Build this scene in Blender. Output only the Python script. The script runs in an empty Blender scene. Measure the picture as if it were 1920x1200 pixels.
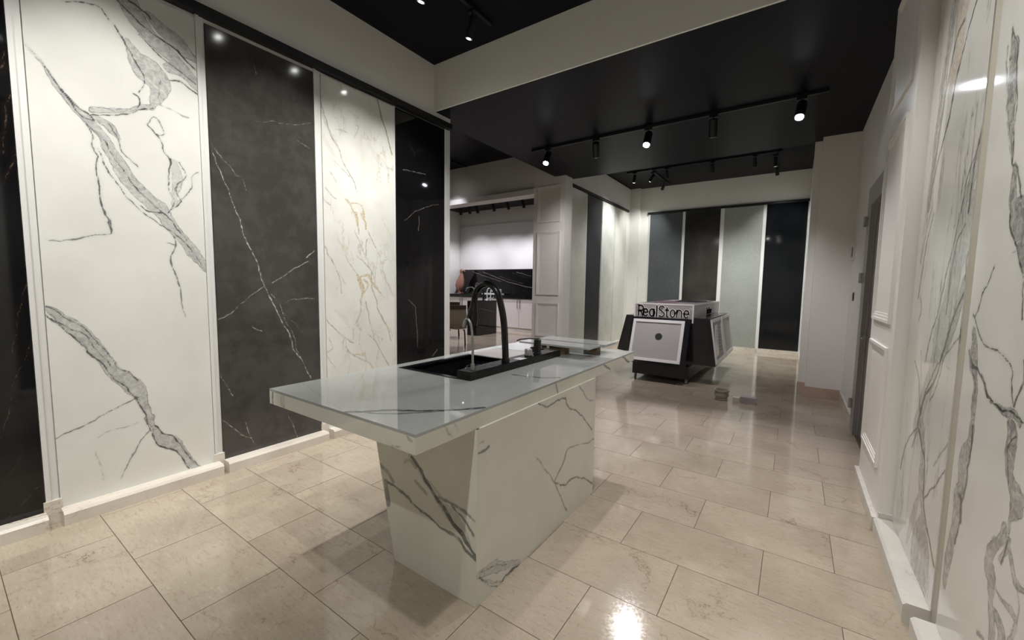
import bpy, bmesh, math, random
import numpy as np
from mathutils import Matrix, Vector
sc = bpy.context.scene
COL = sc.collection
PI = math.pi

# ------------------------------------------------------------------ camera, world, exposure
cam_d = bpy.data.cameras.new('camera')
cam = bpy.data.objects.new('camera', cam_d)
COL.objects.link(cam)
cam_d.sensor_width = 36.0
cam_d.lens = 766.02 / 1920 * 36.0
cam_d.clip_start = 0.02
cam_d.clip_end = 100
_yaw, _pit, _rol = math.radians(34.609), math.radians(-4.788), math.radians(0.838)
_R = (Matrix.Rotation(_yaw, 3, 'Z') @ Matrix.Rotation(_pit, 3, 'X') @
      Matrix(((1, 0, 0), (0, 0, -1), (0, 1, 0))) @ Matrix.Rotation(_rol, 3, 'Z'))
cam.matrix_world = Matrix.Translation((0, 0, 1.45)) @ _R.to_4x4()
sc.camera = cam

world = bpy.data.worlds.new('world')
sc.world = world
world.use_nodes = True
world.node_tree.nodes['Background'].inputs[0].default_value = (0.75, 0.8, 0.9, 1)
world.node_tree.nodes['Background'].inputs[1].default_value = 0.02

sc.view_settings.view_transform = 'Standard'
sc.view_settings.look = 'None'
sc.view_settings.gamma = 1.0
sc.view_settings.use_curve_mapping = False
sc.view_settings.exposure = 1.7
sc.cycles.max_bounces = 10
sc.cycles.diffuse_bounces = 6
sc.cycles.glossy_bounces = 5
sc.cycles.caustics_reflective = False
sc.cycles.caustics_refractive = False
sc.cycles.sample_clamp_indirect = 6.0
sc.cycles.use_denoising = True

# ------------------------------------------------------------------ node helpers
class NT:
    def __init__(s, name):
        s.m = bpy.data.materials.new(name)
        s.m.use_nodes = True
        s.t = s.m.node_tree
        s.b = s.t.nodes['Principled BSDF']
    def n(s, ty, **kw):
        x = s.t.nodes.new(ty)
        for k, v in kw.items():
            setattr(x, k, v)
        return x
    def put(s, sock, v):
        if v is None:
            return
        if isinstance(v, bpy.types.NodeSocket):
            s.t.links.new(v, sock)
        elif isinstance(v, (tuple, list)) and sock.type == 'RGBA' and len(v) == 3:
            sock.default_value = (*v, 1)
        else:
            sock.default_value = v
    def math(s, op, a, b=None, c=None, clamp=False):
        x = s.n('ShaderNodeMath', operation=op, use_clamp=clamp)
        s.put(x.inputs[0], a); s.put(x.inputs[1], b); s.put(x.inputs[2], c)
        return x.outputs[0]
    def mix(s, f, a, b, mode='MIX'):
        x = s.n('ShaderNodeMix', data_type='RGBA', blend_type=mode)
        s.put(x.inputs[0], f); s.put(x.inputs[6], a); s.put(x.inputs[7], b)
        return x.outputs[2]
    def pos(s):
        return s.n('ShaderNodeNewGeometry').outputs['Position']
    def mapping(s, v, scale=(1, 1, 1), loc=(0, 0, 0), rot=(0, 0, 0)):
        x = s.n('ShaderNodeMapping')
        s.put(x.inputs[0], v); x.inputs['Scale'].default_value = scale
        s.put(x.inputs['Location'], loc); x.inputs['Rotation'].default_value = rot
        return x.outputs[0]
    def noise(s, v, scale, detail=4, rough=.55, dist=0, col=False):
        x = s.n('ShaderNodeTexNoise')
        s.put(x.inputs['Vector'], v); x.inputs['Scale'].default_value = scale
        x.inputs['Detail'].default_value = detail; x.inputs['Roughness'].default_value = rough
        x.inputs['Distortion'].default_value = dist
        return x.outputs['Color' if col else 'Fac']
    def ss(s, v, a, b, lo=0., hi=1.):
        x = s.n('ShaderNodeMapRange', interpolation_type='SMOOTHSTEP')
        s.put(x.inputs[0], v)
        s.put(x.inputs[1], a); s.put(x.inputs[2], b); x.inputs[3].default_value = lo; x.inputs[4].default_value = hi
        return x.outputs[0]
    def bump(s, h, strength=.2, dist=.002):
        x = s.n('ShaderNodeBump'); x.inputs['Strength'].default_value = strength
        x.inputs['Distance'].default_value = dist
        s.put(x.inputs['Height'], h); s.t.links.new(x.outputs[0], s.b.inputs['Normal'])
    def out(s, col=None, rough=None, metal=None, ior=None, emit=None, es=None, coat=None):
        s.put(s.b.inputs['Base Color'], col); s.put(s.b.inputs['Roughness'], rough)
        s.put(s.b.inputs['Metallic'], metal); s.put(s.b.inputs['IOR'], ior)
        if coat is not None:
            s.b.inputs['Coat Weight'].default_value = coat
            s.b.inputs['Coat Roughness'].default_value = .03
        if emit:
            s.put(s.b.inputs['Emission Color'], emit); s.b.inputs['Emission Strength'].default_value = es
        return s.m

def paint(name, c, rough=.6, var=.04, bump=.08, scale=3.0):
    k = NT(name); p = k.pos()
    n1 = k.noise(p, scale, 5)
    col = k.mix(n1, tuple(x * (1 - var) for x in c), tuple(min(1, x * (1 + var)) for x in c))
    k.bump(k.noise(p, 160, 3), bump, .001)
    return k.out(col, rough)

def metal(name, c, rough=.25, var=.1):
    k = NT(name); n1 = k.noise(k.pos(), 6, 2)
    return k.out(k.mix(n1, tuple(x * (1 - var) for x in c), c), k.ss(n1, .2, .8, rough * .8, rough * 1.3), 1.0)

def gloss(name, c, rough=.1, var=.15, scale=8.0):
    k = NT(name); n1 = k.noise(k.pos(), scale, 6)
    return k.out(k.mix(n1, tuple(x * (1 - var) for x in c), tuple(x * (1 + var) for x in c)), rough)

def emis(name, c, s):
    k = NT(name); n1 = k.noise(k.pos(), 200, 1)
    return k.out((.8, .8, .8), .3, emit=k.mix(n1, c, tuple(min(1, x * 1.02) for x in c)), es=s)

def veined(name, base, base2, band, line, gold, rough=.07, warp=1.0, cloud=.0, ridge=0.0, ridge_scale=1.5,
           stretch=(1, 1, 1), rot=(0, 0, 0), edge=.0014, bandop=.8, lineop=.9, tex=None):
    """stone whose large veins come from stored distances on the mesh, with procedural break-up"""
    k = NT(name); p = k.pos()
    a = k.n('ShaderNodeAttribute', attribute_name='vein'); b = k.n('ShaderNodeAttribute', attribute_name='vstr')
    sa = k.n('ShaderNodeSeparateColor'); k.t.links.new(a.outputs['Color'], sa.inputs[0])
    sb = k.n('ShaderNodeSeparateColor'); k.t.links.new(b.outputs['Color'], sb.inputs[0])
    nl = k.noise(p, 9, 3); nm = k.noise(p, 38, 4, .6); nf = k.noise(p, 130, 3, .6)
    w = k.math('ADD', k.math('MULTIPLY', k.math('SUBTRACT', nl, .5), .022 * warp),
               k.math('ADD', k.math('MULTIPLY', k.math('SUBTRACT', nm, .5), .014 * warp), k.math('MULTIPLY', k.math('SUBTRACT', nf, .5), .004 * warp)))
    w2 = k.math('MULTIPLY', w, .16)
    n0 = k.noise(p, 2.2, 5)
    if tex:
        sc_, lo, hi = tex
        n0 = k.math('MULTIPLY_ADD', k.math('SUBTRACT', k.noise(p, sc_, 7, .65), .5), 1.6, n0)
    col = k.mix(k.ss(n0, .3, .7), base, base2)
    if cloud:
        nc = k.noise(k.mapping(p, (1.2, 1.2, .8), rot=(.3, .5, .2)), 1.6, 8, .62, .6)
        col = k.mix(k.ss(nc, .52, .80, 0, cloud), col, band)
    if ridge:
        pw = k.mapping(p, stretch, rot=rot)
        wv = k.noise(pw, ridge_scale * 1.7, 5, .6, col=True)
        vadd = k.n('ShaderNodeVectorMath', operation='SCALE'); k.put(vadd.inputs[0], wv); vadd.inputs[3].default_value = .55
        vs = k.n('ShaderNodeVectorMath', operation='ADD'); k.put(vs.inputs[0], pw); k.put(vs.inputs[1], vadd.outputs[0])
        rn = k.noise(vs.outputs[0], ridge_scale, 3, .5)
        rd = k.math('ABSOLUTE', k.math('SUBTRACT', rn, .5))
        msk = k.ss(k.noise(p, 1.7, 3), .42, .62)
        col = k.mix(k.math('MULTIPLY', k.ss(rd, .0, .012, ridge, 0), msk), col, line)
        col = k.mix(k.math('MULTIPLY', k.ss(rd, .0, .06, ridge * .35, 0), msk), col, band)
    # broad band
    d = k.math('ADD', sa.outputs[0], w)
    inner = k.math('MULTIPLY', k.ss(d, -.005, .005, 1, 0), k.ss(k.noise(p, 24, 7, .72, 1.2), .3, .68, .28, 1.0))
    col = k.mix(k.math('MULTIPLY', inner, k.math('MULTIPLY', sb.outputs[0], bandop)), col, band)
    rim = k.math('MULTIPLY', k.ss(k.math('ABSOLUTE', k.math('ADD', d, .002)), .0, .0032, .75, 0), k.ss(nm, .40, .58))
    col = k.mix(k.math('MULTIPLY', rim, sb.outputs[0]), col, line)
    # gold / tan
    dg = k.math('ADD', sa.outputs[2], k.math('MULTIPLY', w, .8))
    g = k.math('MULTIPLY', k.ss(dg, -.003, .004, 1, 0), k.ss(k.noise(p, 55, 5, .7), .35, .62, .15, 1.0))
    col = k.mix(k.math('MULTIPLY', g, sb.outputs[2]), col, gold)
    # thin line
    dl = k.math('ADD', sa.outputs[1], k.math('ADD', w2, k.math('MULTIPLY', k.math('SUBTRACT', k.noise(p, 30, 3, .6), .42), .010)))
    l = k.ss(dl, edge - .0014, edge + .0022, 1, 0)
    brk = k.ss(k.noise(p, 21, 4, .6), .28, .52, .5, 1.0)
    halo = k.ss(dl, .0, .018, .16, 0)
    col = k.mix(k.math('MULTIPLY', halo, sb.outputs[1]), col, band)
    col = k.mix(k.math('MULTIPLY', k.math('MULTIPLY', l, brk), k.math('MULTIPLY', sb.outputs[1], lineop)), col, line)
    return k.out(col, rough, ior=1.5)

M = {}
M['wall'] = paint('white_wall_paint', (.76, .75, .72), .55, .03)
M['moulding'] = paint('white_moulding_paint', (.78, .76, .74), .45, .02, .04)
M['ceiling'] = gloss('black_ceiling_paint', (.0050, .0056, .0095), .42, .2, 2.0)
M['ceiling'].node_tree.nodes['Principled BSDF'].inputs['IOR'].default_value = 1.2
M['beam'] = paint('beam_plaster', (.78, .775, .73), .6, .03)
M['black'] = gloss('black_metal', (.006, .006, .007), .48, .2, 30)
M['blackgloss'] = gloss('black_gloss_board', (.012, .011, .014), .16, .2, 20)
M['chrome'] = metal('chrome', (.75, .75, .76), .12)
M['gunmetal'] = metal('gunmetal', (.042, .042, .041), .24, .1)
M['nickel'] = metal('brushed_nickel', (.42, .42, .41), .3)
M['lens'] = emis('lit_lens', (1.0, .98, .95), 14)
M['lenscool'] = emis('lit_lens_cool', (.88, .92, 1.0), 26)
M['strip'] = paint('white_batten', (.66, .66, .65), .4, .02, .03)
M['ink'] = paint('black_ink', (.006, .006, .006), .9, .1, .02)
M['ink'].node_tree.nodes['Principled BSDF'].inputs['IOR'].default_value = 1.15
M['gap'] = paint('taupe_joint_strip', (.40, .37, .31), .7, .04, .03)
M['white_frame'] = paint('white_lacquer', (.70, .69, .70), .3, .02, .02)
M['sample_grey'] = paint('grey_sample', (.36, .345, .34), .5, .04)
M['cab'] = paint('cream_cabinet', (.60, .56, .53), .35, .02, .02)
M['door'] = paint('grey_steel_door', (.16, .155, .15), .4, .05)
M['doorframe'] = paint('grey_door_frame', (.30, .29, .28), .4, .04)
M['grout'] = paint('grout', (.10, .08, .06), .9, .1)
WHT, WH2 = (.66, .66, .625), (.72, .72, .69)
M['marble'] = veined('white_marble_grey_bands', WHT, WH2, (.27, .275, .275), (.06, .06, .065), (.42, .33, .2), .10, cloud=.10)
M['marble_gold'] = veined('white_marble_gold_veins', (.64, .64, .60), (.72, .72, .69), (.46, .455, .40), (.21, .19, .12), (.44, .34, .15), .08, warp=1.3, cloud=.36, ridge=.55, ridge_scale=2.2, stretch=(1, 1.9, .75), rot=(.5, 0, 0))
M['marble_right'] = veined('white_marble_right_wall', (.64, .63, .60), (.71, .70, .675), (.20, .197, .192), (.055, .053, .05), (.50, .40, .31), .09, cloud=.14, bandop=1.0)
M['marble_streaked'] = veined('white_marble_streaked', (.62, .61, .58), (.70, .69, .665), (.22, .212, .20), (.06, .055, .05), (.50, .38, .28), .09, cloud=.22, bandop=1.0, ridge=.8, ridge_scale=1.5, stretch=(1, 4.5, .55), rot=(.16, 0, 0))
M['island'] = veined('polished_island_marble', (.62, .615, .54), (.68, .68, .61), (.32, .34, .33), (.085, .09, .09), (.4, .3, .2), .045, warp=1.1, cloud=.08)
M['top'] = veined('dimmed_worktop_marble', (.33, .345, .335), (.38, .395, .385), (.33, .35, .35), (.05, .055, .06), (.4, .3, .2), .025, cloud=.16)  # darker than the island marble: weaker light and dark ceiling reflection painted in
M['darkstone'] = veined('dark_grey_stone', (.046, .043, .040), (.060, .057, .053), (.09, .09, .088), (.55, .53, .50), (.3, .2, .1), .11, cloud=.12, edge=.0007, lineop=.75, tex=(9, .3, .7))
M['blackstone'] = veined('black_marble', (.004, .004, .0045), (.007, .007, .008), (.02, .02, .02), (.34, .30, .27), (.4, .2, .1), .04, edge=.0003, lineop=.6, ridge=.03, ridge_scale=1.2)
M['blackorange'] = veined('black_marble_rust', (.004, .004, .0045), (.007, .007, .008), (.03, .02, .015), (.20, .13, .10), (.4, .2, .1), .05, edge=-.0004, lineop=.45)
M['ledge'] = veined('cream_marble_ledge', (.58, .53, .47), (.68, .64, .58), (.42, .34, .27), (.26, .17, .11), (.4, .3, .2), .22, cloud=.4, ridge=.9, ridge_scale=3.6, stretch=(1, .8, 2.0))
M['ledge_r'] = veined('grey_marble_ledge', (.55, .53, .49), (.66, .64, .60), (.36, .35, .33), (.25, .24, .22), (.4, .3, .2), .25, cloud=.6, ridge=.5, ridge_scale=4, stretch=(1, .6, 2))
M['pink_skirt'] = veined('pinkish_stone_skirting', (.42, .31, .25), (.52, .40, .33), (.34, .2, .15), (.2, .1, .07), (.4, .3, .2), .3, ridge=.5, ridge_scale=6)
M['plain_a'] = veined('pale_cream_panel', (.60, .60, .55), (.68, .68, .63), (.5, .5, .46), (.4, .4, .36), (.4, .3, .2), .25, cloud=.3)
M['plain_b'] = veined('charcoal_panel', (.020, .022, .024), (.032, .034, .037), (.06, .06, .06), (.1, .1, .1), (.4, .3, .2), .30, cloud=.2)
M['plain_c'] = veined('pale_streaked_panel', (.56, .56, .52), (.66, .66, .62), (.42, .42, .39), (.35, .35, .33), (.4, .3, .2), .25, cloud=.5, ridge=.3, ridge_scale=2.5, stretch=(1, 1, .35))
M['slate'] = veined('slate_grey_panel', (.065, .073, .079), (.08, .089, .095), (.12, .13, .13), (.2, .2, .2), (.4, .3, .2), .28, cloud=.3, tex=(25, .3, .7))
M['umber'] = veined('dark_umber_panel', (.028, .027, .024), (.045, .043, .038), (.07, .07, .065), (.1, .1, .1), (.4, .3, .2), .10, cloud=.25)
M['greige'] = veined('light_grey_panel', (.27, .285, .27), (.30, .315, .295), (.25, .26, .24), (.2, .2, .2), (.4, .3, .2), .30, cloud=.3, tex=(20, .3, .7))
M['jet'] = veined('jet_black_panel', (.005, .006, .007), (.009, .010, .012), (.02, .02, .02), (.1, .1, .1), (.4, .3, .2), .06)

def tile_mat():
    k = NT('beige_marble_tile'); g = k.n('ShaderNodeNewGeometry'); oi = k.n('ShaderNodeObjectInfo')
    r = oi.outputs['Random']
    off = k.n('ShaderNodeCombineXYZ'); k.put(off.inputs[0], k.math('MULTIPLY', r, 37.)); k.put(off.inputs[1], k.math('MULTIPLY', r, 91.)); k.put(off.inputs[2], k.math('MULTIPLY', r, 53.))
    v = k.n('ShaderNodeVectorMath', operation='ADD'); k.put(v.inputs[0], g.outputs['Position']); k.put(v.inputs[1], off.outputs[0]); v = v.outputs[0]
    col = k.mix(k.ss(k.noise(v, 2.3, 5), .3, .7), (.332, .280, .215), (.42, .362, .282))
    col = k.mix(k.math('MULTIPLY', k.ss(r, .0, 1., 0, .5), .6), col, (.385, .315, .262))
    st = k.noise(k.mapping(v, (7, 30, 10)), 2.2, 7, .68)           # fine vein-cut streaks along the tile
    col = k.mix(k.ss(st, .52, .68, 0, .45), col, (.25, .20, .155))
    col = k.mix(k.ss(st, .28, .44, .4, 0), col, (.52, .47, .39))
    sp = k.noise(v, 95, 5, .7)
    col = k.mix(k.ss(sp, .57, .68, 0, .45), col, (.15, .11, .08))
    # cracks
    wv = k.noise(v, 5.5, 5, .65, col=True)
    sca = k.n('ShaderNodeVectorMath', operation='SCALE'); k.put(sca.inputs[0], wv); sca.inputs[3].default_value = .42
    ad = k.n('ShaderNodeVectorMath', operation='ADD'); k.put(ad.inputs[0], v); k.put(ad.inputs[1], sca.outputs[0])
    rn = k.noise(ad.outputs[0], 2.1, 2, .4)
    rd = k.math('ABSOLUTE', k.math('SUBTRACT', rn, .5))
    msk = k.ss(k.noise(v, 3.1, 3), .44, .62)
    col = k.mix(k.math('MULTIPLY', k.ss(rd, .0, .0045, .7, 0), msk), col, (.12, .075, .045))
    col = k.mix(k.math('MULTIPLY', k.ss(rd, .0, .03, .2, 0), msk), col, (.25, .175, .125))
    k.bump(k.noise(v, 60, 3), .03, .0006)
    return k.out(col, k.ss(sp, .3, .75, .065, .15), ior=1.5)
M['tile'] = tile_mat()
M['wood'] = gloss('raw_wood_block', (.30, .19, .10), .7, .35, 25)
M['cushion'] = paint('dark_brown_cushion', (.055, .035, .025), .7, .15, .3)
M['shell'] = paint('beige_chair_shell', (.32, .28, .20), .45, .04, .03)
M['statue'] = gloss('carved_pinkish_wood', (.33, .17, .12), .45, .4, 22)
M['magenta'] = gloss('pinkish_brochure', (.36, .20, .26), .3, .3, 12)
M['darkpaper'] = gloss('dark_brochure', (.06, .05, .055), .3, .3, 12)
M['stonebox'] = veined('grey_print_marble', (.32, .30, .31), (.40, .38, .39), (.22, .20, .21), (.12, .10, .11), (.4, .3, .2), .35, cloud=.5, ridge=.5, ridge_scale=5)
M['teal'] = gloss('teal_print', (.06, .16, .18), .4, .1, 20)
M['lcd'] = gloss('grey_screen', (.03, .035, .035), .2, .1, 20)
M['pot'] = gloss('grey_stone_pot', (.34, .32, .27), .5, .2, 14)

# ------------------------------------------------------------------ geometry helpers
WORG = {}
def put(o, parent, org):
    COL.objects.link(o)
    WORG[o.name] = Vector(org)
    if parent is not None:
        o.parent = parent
        o.location = Vector(org) - WORG[parent.name]
    else:
        o.location = org
    return o

def tag(o, label=None, cat=None, group=None, kind=None):
    if label: o['label'] = label
    if cat: o['category'] = cat
    if group: o['group'] = group
    if kind: o['kind'] = kind
    return o

def obj(name, bm, mat, parent=None, smooth=False, org=None):
    """bm is in world coordinates; the origin goes to the middle of its base"""
    if not isinstance(bm, bmesh.types.BMesh):
        raise TypeError
    vs = [v.co for v in bm.verts]
    mn = Vector((min(v.x for v in vs), min(v.y for v in vs), min(v.z for v in vs)))
    mx = Vector((max(v.x for v in vs), max(v.y for v in vs), max(v.z for v in vs)))
    if org is None:
        org = Vector(((mn.x + mx.x) / 2, (mn.y + mx.y) / 2, mn.z))
    org = Vector(org)
    bmesh.ops.translate(bm, vec=-org, verts=bm.verts)
    me = bpy.data.meshes.new(name)
    bm.to_mesh(me); bm.free()
    me.materials.append(mat)
    if smooth:
        me.polygons.foreach_set('use_smooth', [True] * len(me.polygons))
        try:
            me.set_sharp_from_angle(angle=math.radians(38))
        except Exception:
            pass
    o = bpy.data.objects.new(name, me)
    return put(o, parent, org)

def empty(name, loc, label=None, cat=None, group=None):
    o = bpy.data.objects.new(name, None)
    o.empty_display_size = .1
    put(o, None, loc)
    return tag(o, label, cat, group)

def B(): return bmesh.new()

def bx(bm, x0, x1, y0, y1, z0, z1, bev=0):
    vs = [bm.verts.new((x, y, z)) for x in (x0, x1) for y in (y0, y1) for z in (z0, z1)]
    fs = [(0, 1, 3, 2), (4, 6, 7, 5), (0, 4, 5, 1), (2, 3, 7, 6), (0, 2, 6, 4), (1, 5, 7, 3)]
    nf = [bm.faces.new([vs[i] for i in f]) for f in fs]
    if bev:
        es = list({e for f in nf for e in f.edges})
        bmesh.ops.bevel(bm, geom=es, offset=bev, segments=2, affect='EDGES', profile=.7)
    return bm

def box(name, x0, x1, y0, y1, z0, z1, mat, parent=None, bev=0, org=None):
    return obj(name, bx(B(), x0, x1, y0, y1, z0, z1, bev), mat, parent, org=org)

def prism(bm, pts, axis, a0, a1):
    """closed polygon pts in the two other axes, extruded along axis from a0 to a1"""
    def P(p, a):
        if axis == 'y': return (p[0], a, p[1])
        if axis == 'x': return (a, p[0], p[1])
        return (p[0], p[1], a)
    A = [bm.verts.new(P(p, a0)) for p in pts]; Bv = [bm.verts.new(P(p, a1)) for p in pts]
    bm.faces.new(A); bm.faces.new(Bv[::-1])
    n = len(pts)
    for i in range(n):
        bm.faces.new((A[i], Bv[i], Bv[(i + 1) % n], A[(i + 1) % n]))
    bmesh.ops.recalc_face_normals(bm, faces=bm.faces)
    return bm

def basis(d):
    d = Vector(d).normalized()
    a = Vector((0, 0, 1)) if abs(d.z) < .9 else Vector((1, 0, 0))
    u = d.cross(a).normalized()
    return d, u, d.cross(u).normalized()

def loft(bm, rings, caps=True):
    R = [[bm.verts.new(p) for p in r] for r in rings]
    n = len(R[0])
    for a, b in zip(R, R[1:]):
        for i in range(n):
            bm.faces.new((a[i], a[(i + 1) % n], b[(i + 1) % n], b[i]))
    if caps:
        bm.faces.new(R[0][::-1]); bm.faces.new(R[-1])
    bmesh.ops.recalc_face_normals(bm, faces=bm.faces)
    return bm

def smoothpath(pts, k=6):
    P = [Vector(p) for p in pts]; out = []
    for i in range(len(P) - 1):
        p0 = P[max(0, i - 1)]; p1 = P[i]; p2 = P[i + 1]; p3 = P[min(len(P) - 1, i + 2)]
        for j in range(k):
            t = j / k
            out.append(.5 * ((2 * p1) + (p2 - p0) * t + (2 * p0 - 5 * p1 + 4 * p2 - p3) * t * t + (3 * p1 - p0 - 3 * p2 + p3) * t ** 3))
    out.append(P[-1])
    return out

def tube(bm, pts, r, seg=12, smooth=True, k=6):
    P = smoothpath(pts, k) if smooth and len(pts) > 2 else [Vector(p) for p in pts]
    n = len(P)
    rr = r if isinstance(r, (list, tuple)) else [r] * 2
    d, u, v = basis(P[1] - P[0]); rings = []
    for i, p in enumerate(P):
        t = (P[min(n - 1, i + 1)] - P[max(0, i - 1)]).normalized()
        u = (u - t * u.dot(t)).normalized(); v = t.cross(u)
        f = i / (n - 1) * (len(rr) - 1); a = int(min(f, len(rr) - 2)); q = rr[a] + (rr[a + 1] - rr[a]) * (f - a)
        rings.append([p + (u * math.cos(2 * PI * j / seg) + v * math.sin(2 * PI * j / seg)) * q for j in range(seg)])
    return loft(bm, rings)

def cyl(bm, p0, p1, r0, r1=None, seg=20):
    r1 = r0 if r1 is None else r1
    p0, p1 = Vector(p0), Vector(p1); d, u, v = basis(p1 - p0)
    return loft(bm, [[p + (u * math.cos(2 * PI * j / seg) + v * math.sin(2 * PI * j / seg)) * r for j in range(seg)] for p, r in ((p0, r0), (p1, r1))])

def lathe(bm, c, prof, seg=28):
    """prof: (r, z) list"""
    return loft(bm, [[(c[0] + max(r, 1e-4) * math.cos(2 * PI * j / seg), c[1] + max(r, 1e-4) * math.sin(2 * PI * j / seg), c[2] + z) for j in range(seg)] for r, z in prof])

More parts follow.
